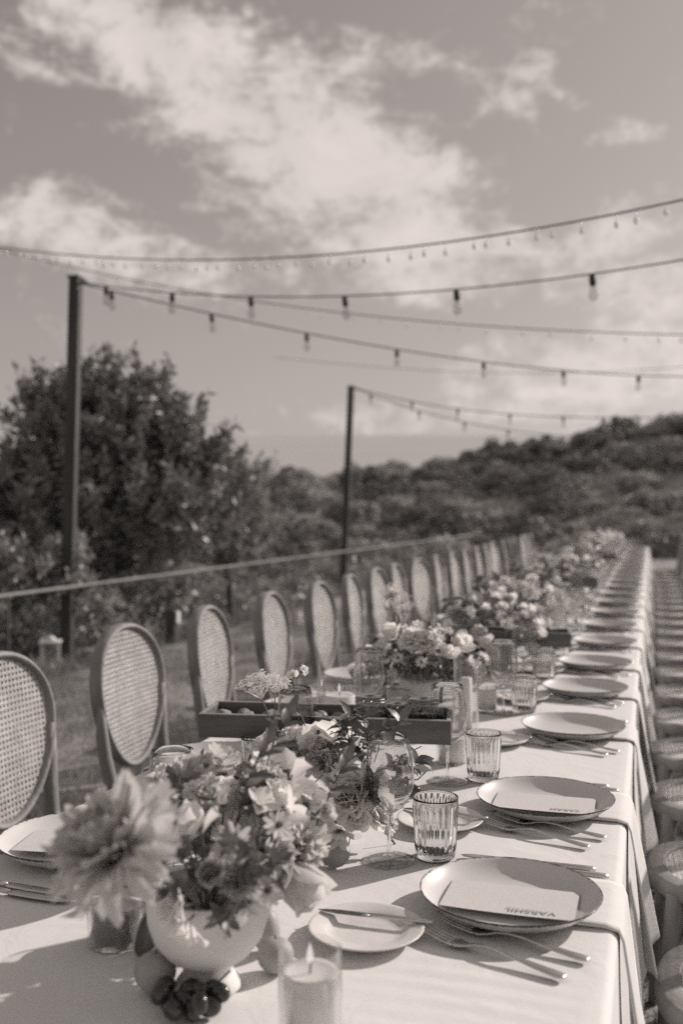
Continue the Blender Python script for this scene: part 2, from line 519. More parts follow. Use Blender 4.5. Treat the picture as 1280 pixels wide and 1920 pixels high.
def place(proto, loc, rz, label, group, sc=1.0):
    """first use moves the prototype itself, afterwards copies"""
    if proto.name in USED: o = copy_tree(proto)
    else: USED.add(proto.name); o = proto
    o.location = loc
    o.rotation_euler = (0, 0, rz)
    if sc != 1.0: o.scale = (sc, sc, sc)
    o['label'] = label; o['group'] = group
    USED.add(o.name)
    return o


def quads_mesh(name, V, mats, smooth=False):
    """V: (n,4,3) array of quads"""
    n = V.shape[0]
    me = bpy.data.meshes.new(name)
    me.vertices.add(n * 4); me.loops.add(n * 4); me.polygons.add(n)
    me.vertices.foreach_set('co', V.reshape(-1).astype(np.float32))
    me.loops.foreach_set('vertex_index', np.arange(n * 4, dtype=np.int32))
    me.polygons.foreach_set('loop_start', np.arange(0, n * 4, 4, dtype=np.int32))
    me.polygons.foreach_set('loop_total', np.full(n, 4, dtype=np.int32))
    me.materials.append(mats); me.update(); me.validate()
    return me


def frame_pt(px, py, d):
    """a point seen in that direction of the place at forward distance d (used to measure positions)"""
    u = (px - 640) / 1867; v = (py - 950) / 1867; X = u * d
    return Vector((CY * X - SY * d, SY * X + CY * d, CAM_Z - v * d))


# ------------------------------------------------------------------ ground, sea
RIDGE = [(-1200, 905), (0, 915), (400, 912), (480, 908), (650, 900), (720, 892), (790, 884), (880, 858), (1000, 838), (1130, 822), (1280, 800), (1500, 770), (2000, 740), (2900, 800)]
RX = np.array([(a - 640) / 1867 for a, b in RIDGE]); RZ = np.array([(950 - b - 14) / 1867 for a, b in RIDGE])


def sstep(a, b, x):
    t = min(1, max(0, (x - a) / (b - a))); return t * t * (3 - 2 * t)


def ground_z(x, y):
    X = CY * x + SY * y; d = -SY * x + CY * y
    out = max(-4.62 - x, y - 29.5, -26 - y, x - 26, 0)
    lawn = 0.012 * mnoise.noise(Vector((x * .5, y * .5, 0)))
    if out <= 0: return lawn
    r = math.hypot(x, y)
    u = X / max(d, 12)
    R = 88 + 8 * math.sin(u * 7)
    zr = CAM_Z + float(np.interp(u, RX, RZ)) * R
    k = sstep(42, R, r)
    g = -2.6 * (1 - k) + zr * k
    if r > R: g = zr - (r - R) * 0.16 - 0.0004 * (r - R) ** 2
    if d < 0: g = g * sstep(-40, 5, d) + (-6) * (1 - sstep(-40, 5, d))
    g += 0.9 * mnoise.noise(Vector((x * .06, y * .06, 3.3))) * sstep(20, 60, r)
    t = sstep(0, 14, out)
    edge = -0.28 * sstep(0, 0.35, out)
    return (lawn + edge) * (1 - t) + g * t + edge * 0


b = MB()
NA, NR = 300, 190
rs = [0.4 * (1.0385 ** i) for i in range(NR)]
angs = []
for i in range(NA):   # finer towards the view
    t = i / NA * 2 - 1
    angs.append(YAW + PI * (0.35 * t + 0.65 * t ** 3))
vs = [(0, 0, 0)]
for r in rs:
    for a in angs:
        x, y = -r * math.sin(a), r * math.cos(a)
        vs.append((x, y, ground_z(x, y)))
fs = [(0, 1 + (k + 1) % NA, 1 + k)[::-1] for k in range(NA)]
for i in range(NR - 1):
    for k in range(NA):
        k2 = (k + 1) % NA
        fs.append((1 + i * NA + k, 1 + (i + 1) * NA + k, 1 + (i + 1) * NA + k2, 1 + i * NA + k2))
b.add(vs, [f[::-1] for f in fs])
g = b.build('ground', M_ground); tag(g, kind='structure')

b = MB()
SL = 0.0723


def sea_pt(u, v):
    d = 350 * (70000 / 350) ** v; X = (u - .5) * 2 * d * 1.6
    return (CY * X - SY * d, SY * X + CY * d, -52 + SL * d)


b.grid(sea_pt, 8, 24)
sea = b.build('sea', M_sea, smooth=False); tag(sea, kind='structure')

# ------------------------------------------------------------------ grass
rng = np.random.default_rng(5)


def blades(xr, yr, n, hmin, hmax, w, ypow=1.0):
    x = rng.uniform(*xr, n); y = yr[0] + (yr[1] - yr[0]) * rng.uniform(0, 1, n) ** ypow
    cl = np.sin(x * 9) * np.cos(y * 7) + np.sin(x * 3.1 + y * 4.3)
    h = rng.uniform(hmin, hmax, n) * (1 + .3 * cl); a = rng.uniform(0, 2 * PI, n)
    lean = rng.uniform(0, .7, n) * h; la = rng.uniform(0, 2 * PI, n)
    base = np.stack([x, y, np.full(n, -.004)], 1)
    side = np.stack([np.cos(a), np.sin(a), np.zeros(n)], 1) * (w * rng.uniform(.6, 1.4, n))[:, None]
    tip = base + np.stack([np.cos(la) * lean, np.sin(la) * lean, h], 1)
    V = np.stack([base - side, base + side, tip + side * .25, tip - side * .25], 1)
    return V


VG = np.concatenate([blades((-4.6, -1.2), (1.6, 12), 110000, .02, .05, .0022, 1.3),
                     blades((-0.05, 1.3), (1.3, 8), 60000, .02, .05, .0022, 1.3),
                     blades((-4.75, -4.5), (3, 26), 9000, .05, .16, .004)])
go = link(quads_mesh('grass', VG, M_grass), 'grass')
tag(go, 'short grass of the lawn around and under the long table', 'grass', kind='stuff')

# ------------------------------------------------------------------ foliage


def leaves_at(P, D, L, W, r, nrm=None):
    """quads: rhombic leaves at P (n,3), direction D (n,3)"""
    n = len(P)
    D = D / np.linalg.norm(D, axis=1)[:, None]
    s = np.cross(D, r.normal(size=(n, 3)) if nrm is None else nrm + .45 * r.normal(size=(n, 3))); s /= np.linalg.norm(s, axis=1)[:, None]
    up = np.cross(D, s)
    L = L * r.uniform(.6, 1.3, n)[:, None]; W = W * r.uniform(.7, 1.2, n)[:, None]
    mid = P + D * L * .5 + up * L * .06
    return np.stack([P, mid - s * W, P + D * L, mid + s * W], 1)


def bush_mesh(name, material, seed, nclump=34, nleaf=42, leaf=.13, squash=.75):
    r = np.random.default_rng(seed)
    quads = []
    for k in range(nclump):
        th = r.uniform(0, 2 * PI); ph = math.acos(r.uniform(-.15, 1))
        rad = r.uniform(.55, .95) ** .6
        c = np.array([math.sin(ph) * math.cos(th), math.sin(ph) * math.sin(th), math.cos(ph) * squash]) * rad
        c[2] += .1
        cr = r.uniform(.14, .30)
        n = nleaf
        q = r.normal(size=(n, 3)); q /= np.linalg.norm(q, axis=1)[:, None]
        P = c + q * cr * r.uniform(.82, 1, n)[:, None]
        Dd = np.cross(q, r.normal(size=(n, 3))) + .35 * q + np.array([0, 0, .2])
        nq = q * .7 + c / np.linalg.norm(c) * .6
        quads.append(leaves_at(P, Dd, leaf, leaf * .46, r, nq))
    return quads_mesh(name, np.concatenate(quads), material)


bush_meshes = [bush_mesh('bush_%d' % i, M_bush if i % 3 else M_bush2, 20 + i, 48 if i < 4 else 30, 100, .105, .7 + .1 * (i % 3)) for i in range(6)]
r2 = random.Random(11)
placed = []
NB = 0
tries = 0
while NB < 290 and tries < 6000:
    tries += 1
    px = r2.uniform(-120, 1420)
    d = 30 + 66 * (r2.random() ** .75)
    u = (px - 640) / 1867; X = u * d
    x, y = CY * X - SY * d, SY * X + CY * d
    R = 88 + 8 * math.sin(u * 7)
    if math.hypot(x, y) > R + 3: continue
    if max(-4.62 - x, y - 29.5) < 1.5: continue
    s = r2.uniform(1.0, 2.3) * (0.7 + d / 260)
    if any((x - a) ** 2 + (y - b_) ** 2 < (.62 * (s + c)) ** 2 for a, b_, c in placed): continue
    placed.append((x, y, s))
    o = link(bush_meshes[r2.randrange(6)], 'hillside_bush', None, (x, y, ground_z(x, y) - .25 * s), (r2.uniform(-.1, .1), r2.uniform(-.1, .1), r2.uniform(0, 6.28)),
             (s * r2.uniform(.9, 1.25), s * r2.uniform(.9, 1.25), s * r2.uniform(.75, 1.15)))
    tag(o, 'rounded dark bush, one of many blurred ones covering the hillside behind the table', 'bush', 'bushes on the hillside')
    NB += 1
# low scrub between the bushes: nobody could count it
r3 = np.random.default_rng(77)
Ps = []
while len(Ps) < 1500:
    px = r3.uniform(-150, 1450); d = 28 + 70 * r3.random(); u = (px - 640) / 1867; X = u * d
    x, y = CY * X - SY * d, SY * X + CY * d
    if max(-4.62 - x, y - 29.5) < 1: continue
    if math.hypot(x, y) > 92 + 8 * math.sin(u * 7): continue
    Ps.append((x, y, ground_z(x, y)))
Ps = np.array(Ps)
q = []
for k in range(14):
    P = Ps + r3.normal(size=Ps.shape) * np.array([.35, .35, .12]) + np.array([0, 0, .12])
    q.append(leaves_at(P, r3.normal(size=Ps.shape) + np.array([0, 0, 1.0]), .34, .11, r3))
o = link(quads_mesh('scrub', np.concatenate(q), M_bush2), 'scrub'); tag(o, 'low dry scrub and tufts between the hillside bushes', 'scrub', kind='stuff')


def tree(name, loc, lobes, nclus, material, seed, label, twig=.34, leaf=.12, lw=.030, nleaf=30, trunk_h=1.0, tr=.09, group=None):
    """lobes: (x,y,z,rx,rz) relative to the base; leaf clusters point up and outwards from them"""
    r = np.random.default_rng(seed)
    root = empty(name, loc, 0, label, 'tree', group)
    quads = []; tw = MB(); ctr = []
    wts = np.array([l[3] ** 1.4 * l[4] ** .8 for l in lobes]); wts = wts / wts.sum()
    for k in range(nclus):
        l = lobes[r.choice(len(lobes), p=wts)]
        q = r.normal(size=3); q /= np.linalg.norm(q); q[2] = abs(q[2]) if r.random() < .65 else q[2]
        rad = r.uniform(.3, 1.0) ** .5
        c = np.array([l[0] + q[0] * l[3] * rad, l[1] + q[1] * l[3] * rad, l[2] + q[2] * l[4] * rad])
        dirv = q * .6 + np.array([0, 0, .9]) + .25 * r.normal(size=3); dirv /= np.linalg.norm(dirv)
        tl = twig * r.uniform(.6, 1.3)
        n = nleaf
        t = r.uniform(0.0, 1, n)[:, None] ** .8
        P = c + dirv * t * tl + .02 * r.normal(size=(n, 3))
        Dd = dirv * .55 + r.normal(size=(n, 3)) * .75
        quads.append(leaves_at(P, Dd, leaf, lw, r, q * .8 + .5 * r.normal(size=(n, 3))))
        if k % 5 == 0: ctr.append((c, dirv, tl))
    crown = link(quads_mesh('crown', np.concatenate(quads), material), 'crown', root)
    t = MB()
    top = Vector((lobes[0][0] * .3, lobes[0][1] * .3, trunk_h))
    t.tube([(0, 0, -.5), (tr * .3, 0, trunk_h * .3), (top.x, top.y, trunk_h)], [tr * 1.3, tr, tr * .8], 9)
    t.build('trunk', M_bark, root)
    rr = random.Random(seed)
    for c, dv, tl in ctr[:46]:
        p1 = Vector(c); mid = top.lerp(p1, .5) + Vector((rr.uniform(-.1, .1), rr.uniform(-.1, .1), -.12))
        bb = MB(); bb.tube([top * .85, mid, p1, p1 + Vector(dv) * tl], [tr * .34, tr * .2, tr * .1, tr * .05], 5)
        bb.build('limb', M_bark, root)
    return root


# big tree beyond the rail on the left
tp = frame_pt(190, 1000, 12.0)
gz = ground_z(tp.x, tp.y)
base = Vector((tp.x, tp.y, gz))


def lob(px, py, d, rx, rz):
    p = frame_pt(px, py, d) - base
    return (p.x, p.y, p.z, rx, rz)


tree('broadleaf_tree', base, [lob(190, 884, 12.0, .85, .62), lob(205, 769, 12.0, .20, .38), lob(85, 824, 12.2, .30, .50), lob(15, 944, 12.3, .4, .35), lob(275, 804, 12.0, .30, .44), lob(345, 864, 12, .32, .42), lob(400, 914, 12, .3, .3), lob(150, 804, 12, .3, .4),
                              lob(180, 1000, 12.1, 1.25, .75), lob(50, 960, 12.3, .5, .45), lob(-40, 1000, 12.3, .6, .5), lob(320, 1000, 11.8, .7, .7), lob(0, 1080, 12.4, .8, .5)],
     1250, M_treeleaf, 3, 'large dark broadleaf tree with upright leafy tips behind the first light pole', leaf=.125, lw=.026, nleaf=30, twig=.44)
tp2 = frame_pt(430, 1000, 14.0); base = Vector((tp2.x, tp2.y, ground_z(tp2.x, tp2.y)))
tree('olive_tree', base, [lob(410, 950, 14.0, .5, .6), lob(450, 1010, 13.8, .42, .6), lob(380, 1040, 13.6, .5, .5), lob(470, 905, 14, .22, .3)],
     300, M_treeleaf2, 4, 'smaller paler tree at the right foot of the large dark tree', twig=.28, leaf=.085, lw=.016, nleaf=34, tr=.05)
tp3 = frame_pt(60, 1150, 8.7); base = Vector((tp3.x, tp3.y, ground_z(tp3.x, tp3.y)))
tree('shrub_tree', base, [lob(40, 1130, 8.7, .34, .36), lob(110, 1120, 8.9, .25, .36), lob(-20, 1120, 8.8, .3, .35), lob(150, 1180, 9.3, .2, .3)],
     170, M_treeleaf2, 5, 'pale leafy shrub beside the foot of the first light pole', twig=.24, leaf=.085, lw=.02, nleaf=26, trunk_h=.4, tr=.03)

# shrubs along the lawn edge behind the rail
hedge = bush_mesh('hedge_shrub', M_treeleaf, 61, 46, 60, .085, .8)
hedge2 = bush_mesh('hedge_shrub_pale', M_treeleaf2, 62, 40, 60, .085, .8)
words = ['below the tree by the first light pole', 'between the second and third left chairs', 'behind the third left chair back', 'behind the fourth left chair back',
         'right of the small white lantern by the rail', 'behind the rail at the second light pole', 'just past the second light pole', 'behind the far half of the rail', 'near the far corner of the rail', 'at the far corner of the rail',
         'left of the first light pole', 'at the left edge behind the nearest chair', 'behind the white lantern']
pos = [(-6.2, 9.3, .75), (-5.75, 10.2, .5), (-6.4, 11.8, .85), (-5.9, 13.2, .6), (-6.3, 15.0, .8), (-6.0, 17.0, .65), (-6.3, 19.4, .75), (-6.0, 22.0, .7), (-6.2, 25.0, .85), (-5.9, 28.5, .8), (-6.3, 8.0, .5), (-5.9, 6.6, .5), (-5.6, 12.6, .34)]
for i, (x, y, s) in enumerate(pos):
    o = link((hedge, hedge2)[i % 3 == 1], 'edge_shrub', None, (x, y, ground_z(x, y) - .15), (0, 0, i * 1.3), (s, s * 1.2, s))
    tag(o, 'leafy shrub ' + words[i], 'shrub', 'shrubs along the lawn edge')
# dark bushes beyond the far end of the table
fw = ['just behind the far end of the table', 'right of the far table end', 'behind the last chair backs on the right', 'left of the far flower arrangement', 'behind the last left chairs', 'at the right edge beyond the chairs', 'behind the far flowers, tallest of its row', 'beyond the corner of the rail']
for i, (px, d, s) in enumerate([(1190, 31, 1.3), (1245, 30, 1.2), (1290, 27, 1.2), (1090, 33, 1.3), (1000, 34, 1.4), (1330, 30, 1.5), (1140, 35, 1.5), (930, 36, 1.5)]):
    u = (px - 640) / 1867; X = u * d; x, y = CY * X - SY * d, SY * X + CY * d
    o = link(hedge if i % 2 else bush_meshes[1], 'dark_bush', None, (x, y, ground_z(x, y) - .3), (0, 0, i * 2.1), (s * 1.1, s * 1.1, s * .9))
    tag(o, 'dark bush ' + fw[i], 'bush', 'dark bushes beyond the table end')

# ------------------------------------------------------------------ poles, rail
pole_tops = []


def light_pole(x, y, top, lean, label):
    root = empty('light_pole', (x, y, ground_z(x, y)), 0, label, 'pole', 'poles carrying the string lights')
    z0 = root.location.z
    b = MB(); w = .044
    H = top - z0
    n = 6
    b2 = []
    for i in range(n + 1):
        t = i / n; ox = lean * t
        for a, c in ((-1, -1), (1, -1), (1, 1), (-1, 1)):
            b2.append((ox + a * w, c * w, -.3 + (H + .3) * t))
    f = [(i * 4 + k, i * 4 + (k + 1) % 4, (i + 1) * 4 + (k + 1) % 4, (i + 1) * 4 + k) for i in range(n) for k in range(4)] + [(n * 4, n * 4 + 1, n * 4 + 2, n * 4 + 3)]
    b.add(b2, f); b.build('post', M_post, root, smooth=False)
    c = MB(); c.box((lean, 0, H + .012), (.112, .112, .022), bev=.004); c.build('cap', M_darkmetal, root, smooth=False)
    h = MB(); h.tube([(lean + .05, 0, H - .03), (lean + .10, 0, H - .03), (lean + .115, 0, H - .05)], .008, 6); h.build('hook', M_darkmetal, root)
    # pale strip added to imitate the sunlit edge of the post
    s = MB(); s.tube([(w + .012, -.03, -.1), (lean + w + .012, -.03, H - .1)], .011, 6); s.build('lit_edge_strip', M_whitemetal if False else M_rail, root)
    pole_tops.append(Vector((x + lean, y, top)))
    return root


light_pole(-4.92, 7.62, 3.35, .12, 'tall dark light pole standing left of the chairs, nearest and largest')
light_pole(-4.96, 15.9, 3.35, .17, 'thinner looking far light pole in the middle of the photo')

rail = empty('handrail', (-4.75, 6, 0), 0, 'long pale wooden handrail on thin posts along the lawn edge', 'handrail')
RZ_AT = lambda y: .676 - (y - 6.48) * (.676 - .578) / 20.9
b = MB()
pts = [(0, y - 6, RZ_AT(y)) for y in (1.5, 6, 12, 20, 27.4)]
b.tube(pts, .0145, 8); b.build('top_rail', M_rail, rail)
b = MB(); b.tube([(0, 21.4, RZ_AT(27.4)), (1.1, 21.6, RZ_AT(27.4) - .02), (1.35, 21.6, .25)], .022, 8); b.build('return_rail', M_rail, rail)
for k in range(12):
    y = 2.3 + k * 2.14
    gy = ground_z(-4.75, y)
    b = MB(); b.tube([(0, y - 6, gy - .1), (0, y - 6, RZ_AT(y) - .02)], .013, 6); b.build('rail_post', M_post, rail)

# small white lanterns and a dark bollard near the lawn edge


def lantern(x, y, s, label):
    root = empty('garden_lantern', (x, y, ground_z(x, y)), .5, label, 'lantern')
    b = MB()
    for a in (-1, 1):
        for c in (-1, 1): b.box((a * .07 * s, c * .07 * s, .17 * s), (.018 * s, .018 * s, .34 * s))
    b.build('frame', M_whitemetal, root, smooth=False)
    b = MB(); b.box((0, 0, .012 * s), (.17 * s, .17 * s, .024 * s), bev=.003); b.build('base', M_whitemetal, root, smooth=False)
    b = MB(); b.box((0, 0, .348 * s), (.18 * s, .18 * s, .02 * s), bev=.004); b.lathe([(.06 * s, .358 * s), (.02 * s, .40 * s), (.001, .405 * s)], 12); b.build('roof', M_whitemetal, root)
    for k in range(4):
        p = MB(); p.box((0, .068 * s, .18 * s), (.12 * s, .003, .3 * s)); o = p.build('pane', M_glass, root, smooth=False); o.rotation_euler = (0, 0, k * PI / 2)
    p = MB(); p.lathe([(.035 * s, .026 * s), (.035 * s, .15 * s), (.001, .15 * s)], 16); p.build('candle', M_wax, root)
    return root


lantern(-5.0 + .25, 7.15, .95, 'white garden lantern on the grass left of the first light pole')
p = frame_pt(560, 1112, 11.5); lantern(p.x, p.y, .9, 'small white lantern seen between the fourth and fifth left chairs')
bo = empty('bollard_light', (-4.55, 8.95, 0), 0, 'short dark bollard between the second and third left chairs', 'bollard')
b = MB(); b.box((0, 0, .17), (.10, .10, .34), bev=.006); b.build('post', M_darkmetal, bo, smooth=False)
b = MB(); b.box((.062, 0, .26), (.02, .07, .12), bev=.004); b.build('lamp_face', M_whitemetal, bo, smooth=False)

# ------------------------------------------------------------------ string lights
sock = MB(); sock.lathe([(.006, .0), (.013, -.002), (.0165, -.012), (.0165, -.05), (.013, -.056), (.011, -.056)], 12)
sock_me = sock.mesh('bulb_socket', M_cable)
blb = MB(); blb.lathe([(.011, -.056), (.014, -.066), (.023, -.088), (.025, -.102), (.020, -.120), (.008, -.130), (.0005, -.132)], 14)
bulb_me = blb.mesh('bulb', glass_thin('bulb_glass', .82, ior=1.7))
tiny = MB(); tiny.ball((0, 0, -.018), .012, 8, 6, (1, 1, 1.6)); tiny.tube([(0, 0, 0), (0, 0, .03)], .002, 4); tiny_me = tiny.mesh('fairy_bulb', mat('fairy_glass', .9, .12, .05, spec=.8))


def strand(label, plan0, plan1, px, bulbs, rad, fairy=None, group='string lights over the table'):
    """a cable hanging in the upright plane between two plan points; px are heights measured along it"""
    x0, y0 = plan0; x1, y1 = plan1
    P = []
    for (u_px, v_px) in px:
        u = (u_px - 640) / 1867
        # solve (x,y) on the plan line seen at lateral angle u
        a0 = (CY * x0 + SY * y0) - u * (-SY * x0 + CY * y0); a1 = (CY * x1 + SY * y1) - u * (-SY * x1 + CY * y1)
        t = a0 / (a0 - a1)
        x, y = x0 + (x1 - x0) * t, y0 + (y1 - y0) * t
        d = -SY * x + CY * y
        P.append((t, Vector((x, y, CAM_Z - (v_px - 950) / 1867 * d))))
    P.sort(key=lambda q: q[0])
    # smooth polynomial height in t
    T = np.array([q[0] for q in P]); Z = np.array([q[1].z for q in P])
    co = np.polyfit(T, Z, 3 if len(P) > 5 else 2)
    root = empty('string_light', (x0, y0, 0), 0, label, 'string light', group)
    tt = np.linspace(max(-.03, T.min()), min(1.03, T.max()), 46)
    org = root.location
    at = lambda t: Vector((x0 + (x1 - x0) * t, y0 + (y1 - y0) * t, float(np.polyval(co, t)))) - org
    b = MB(); b.tube([at(t) for t in tt], rad, 6); b.build('cable', M_cable, root)

    def tof(u_px):
        u = (u_px - 640) / 1867
        a0 = (CY * x0 + SY * y0) - u * (-SY * x0 + CY * y0); a1 = (CY * x1 + SY * y1) - u * (-SY * x1 + CY * y1)
        return a0 / (a0 - a1)
    for bx in bulbs:
        s = link(sock_me, 'bulb_socket', root, at(tof(bx)) - Vector((0, 0, rad * .5)), (RND.uniform(-.08, .08), RND.uniform(-.08, .08), 0), 1.3)
        link(bulb_me, 'bulb', s)
    if fairy:
        for k in range(fairy):
            t = T.min() + (T.max() - T.min()) * (k + RND.uniform(.2, .8)) / fairy
            link(tiny_me, 'fairy_bulb', root, at(t) - Vector((0, 0, rad + .02 + .02 * RND.random())))
    return root


T0, T1 = pole_tops
strand('lower string of hanging bulbs from the first pole drooping towards the right horizon', (T0.x + .1, T0.y), (4.6, 16.2),
       [(150, 531), (215, 547), (397, 589), (575, 624), (744, 655), (906, 680), (1055, 695), (1196, 703), (1320, 707)], [210, 397, 575, 744, 906, 1055, 1196], .0062)
strand('bulb string from the first pole rising across the table to the right edge', (T0.x + .1, T0.y), (4.2, 5.2),
       [(150, 530), (240, 541), (324, 549), (471, 557), (646, 555), (855, 543), (1109, 514), (1300, 484)], [200, 324, 471, 646, 855, 1109], .0052)
strand('topmost string, thin at left and rising to the right edge, with tiny lights', (-8.5, 8.5), (4.5, 3.6),
       [(-60, 455), (60, 471), (180, 482), (300, 487), (540, 485), (790, 460), (1000, 430), (1150, 400), (1320, 368)], [], .0052, 46)
strand('faint string with tiny lights crossing to the right edge below the bulb string', (-9.5, 11), (4.6, 8.6),
       [(-60, 452), (130, 500), (324, 540), (500, 570), (700, 592), (870, 608), (1040, 620), (1180, 626), (1320, 628)], [], .0050, 30)
strand('faintest middle string behind the bulb strings', (-7, 19), (6.5, 17),
       [(-40, 600), (300, 642), (520, 668), (600, 681), (700, 690), (850, 697), (1000, 698), (1150, 694), (1320, 686)], [], .0045, 12)
strand('short bulb string dropping to the right from the top of the far pole', (T1.x + .1, T1.y), (4.9, 25),
       [(664, 728), (700, 741), (785, 771), (871, 791), (952, 806), (1040, 817), (1130, 822), (1320, 826)], [695, 785, 871, 952], .0075)
strand('upper thin string from the far pole running right above the hill', (T1.x + .1, T1.y), (5.5, 17.5),
       [(664, 727), (772, 752), (858, 768), (955, 776), (1055, 782), (1130, 783), (1320, 782)], [772, 858, 955, 1055, 1130], .0075)
cj = MB(); cj.ball((0, 0, 0), .022, 10, 8, (1.9, 1, .8))

# ------------------------------------------------------------------ table, cloth
XL, XR, Y0, Y1, TZ = -1.11, -0.062, 0.25, 15.7, 0.75
tb = empty('banquet_table', ((XL + XR) / 2, (Y0 + Y1) / 2, 0), 0, 'very long narrow banquet table under the white cloth', 'table')
b = MB(); b.box((0, 0, TZ - .022), (XR - XL - .01, Y1 - Y0 - .01, .03)); b.build('tabletop', M_wood, tb, smooth=False)
leg = MB(); leg.box((0, 0, .35), (.05, .05, .70)); leg_me = leg.mesh('leg', M_wood, False)
for k in range(9):
    y = Y0 + .3 + k * (Y1 - Y0 - .6) / 8 - (Y0 + Y1) / 2
    for x in (-.4, .4): link(leg_me, 'leg', tb, (x, y, 0))


def fold(y, amp, seed, f=1.0):
    return amp * (mnoise.noise(Vector((y * 3.1 * f, seed, 0))) + .55 * mnoise.noise(Vector((y * 8.3 * f, seed + 4, 0))))


ys = []
y = Y0 - .02
while y < Y1 + .02:
    ys.append(y); y += .008 if y < 2.4 else (.014 if y < 4.5 else .03)
ys.append(Y1 + .02)
prof = []   # (side, depth below edge / position across)
for z in (.46, .42, .36, .30, .24, .18, .12, .07, .035, .015): prof.append(('L', z))
for k in range(5): prof.append(('l', k / 4))
for k in range(1, 60): prof.append(('T', k / 60))
for k in range(5): prof.append(('r', k / 4))
for z in (.015, .035, .07, .12, .18, .24, .30, .36, .42, .46): prof.append(('R', z))
V, Fc = [], []
for y in ys:
    for kind, s in prof:
        if kind in 'LR':
            sd = -1 if kind == 'L' else 1; ex = XL if kind == 'L' else XR
            k = s / .46
            x = ex + sd * (.016 + .030 * k + fold(y, .028, 2.0 if sd > 0 else 9.0) * k ** .8 - .012 * math.sin(k * 3))
            z = TZ - .012 - s * (1 + .0 * sd) + .012 * k * mnoise.noise(Vector((y * 4, 3, 0)))
            V.append((x, y, z))
        elif kind in 'lr':
            sd = -1 if kind == 'l' else 1; ex = XL if kind == 'l' else XR
            a = (1 - s if kind == 'l' else s) * PI / 2
            V.append((ex + sd * (.002 + .014 * math.sin(a)), y, TZ - .014 + .014 * math.cos(a) - .001))
        else:
            x = XL + (XR - XL) * s
            e = min(1, min(s, 1 - s) * 14)
            z = TZ + e * (.0011 * mnoise.noise(Vector((x * 2.2, y * 1.6, 5))) + .0006 * mnoise.noise(Vector((x * 14, y * 5, 1))))
            rip = max(0, 1 - abs(y - 1.24) / .2) * max(0, min(1, (x + .42) / .15))     # pulled linen by the near right edge
            z += e * .0011 * rip * math.sin(y * 165 + 3.0 * math.sin(x * 7)) * (.4 + .6 * abs(mnoise.noise(Vector((x * 5, y * 12, 8)))) * 2)
            V.append((x, y, z - .001))
n = len(prof)
for j in range(len(ys) - 1):
    for i in range(n - 1):
        Fc.append((j * n + i, j * n + i + 1, (j + 1) * n + i + 1, (j + 1) * n + i))
b = MB(); b.add(V, Fc); cl = b.build('tablecloth', M_cloth)
tag(cl, 'long white linen tablecloth draped over the banquet table', 'tablecloth')

RIGHT = [1.51, 2.025, 2.72, 3.30, 3.875, 4.50, 5.14] + [5.14 + .62 * k for k in range(1, 17)]
LEFT = [1.535, 2.117, 2.75, 3.34, 3.95, 4.55, 5.17] + [5.17 + .62 * k for k in range(1, 17)]
RIGHT = [y for y in RIGHT if y < 15.5]; LEFT = [y for y in LEFT if y < 15.5]
ORD = ['nearest', 'second', 'third', 'fourth', 'fifth', 'sixth', 'seventh', 'eighth', 'ninth']


def seat_label(what, i, side):
    if i < 9: return '%s, %s place on the %s side' % (what, ORD[i], side)
    return '%s, far blurred %s row' % (what, side)


def napkin(y, i, side):
    sd = 1 if side == 'right' else -1
    ex = XR if sd > 0 else XL
    w = .19 + RND.uniform(-.01, .015); sk = RND.uniform(.02, .06)
    nx, nyy = 34, 12
    tilt = RND.uniform(-.02, .02)

    def P(u, v):
        s = u * .56                       # along the napkin: first on the table then over the edge
        yy = y - .04 + v * w + tilt * u
        top = .25
        if s < top:
            x = ex - sd * (top - s); z = TZ + .0035 + .0012 * math.sin(v * 7 + u * 9) * u
        else:
            q = s - top
            r = .018
            arc = r * PI / 2
            if q < arc:
                a = q / r; x = ex + sd * (.004 + r * math.sin(a)); z = TZ + .0035 - r * (1 - math.cos(a))
            else:
                k = (q - arc) / .28
                x = ex + sd * (.004 + r + .034 * k + .014 * k * math.sin(v * 5.5 + i * 2.3) + .006 * k)
                z = TZ + .0035 - r - (q - arc)
                yy += sk * k * (v - .3) + .012 * k * math.sin(v * 9 + i)
        return (x, yy, z)
    b = MB(); b.grid(P, nx, nyy)
    o = b.build('napkin', M_napkin)
    m = o.modifiers.new('thick', 'SOLIDIFY'); m.thickness = .003; m.offset = 1 if sd > 0 else -1
    tag(o, seat_label('white folded napkin hanging over the edge', i, side), 'napkin', 'napkins under the %s plates' % side)


for i, y in enumerate(RIGHT): napkin(y, i, 'right')
for i, y in enumerate(LEFT[:9]): napkin(y, i, 'left')

# ------------------------------------------------------------------ plates, cutlery, glasses (prototypes)
b = MB()
pp = [(.0005, .004), (.05, .0042), (.088, .0048), (.100, .007), (.112, .013), (.122, .021), (.1295, .029), (.1340, .0345), (.1355, .0352), (.1362, .0345), (.1345, .031),
      (.128, .0235), (.118, .014), (.104, .006), (.085, .002), (.05, 0), (.0005, 0)]
b.lathe([(r, z * .82) for r, z in pp], 72)
plate = tag(b.build('dinner_plate', M_plate), 'plate', 'plate', 'dinner plates')
b = MB()
sp_ = [(.0005, .0055), (.04, .0055), (.05, .0062), (.056, .0095), (.062, .0125), (.078, .0150), (.0815, .0160), (.0825, .0152), (.080, .0128), (.064, .009), (.055, .0035), (.045, 0), (.0005, 0)]
b.lathe(sp_, 56)
bplate = tag(b.build('bread_plate', M_ceramic), 'plate', 'plate', 'bread plates')


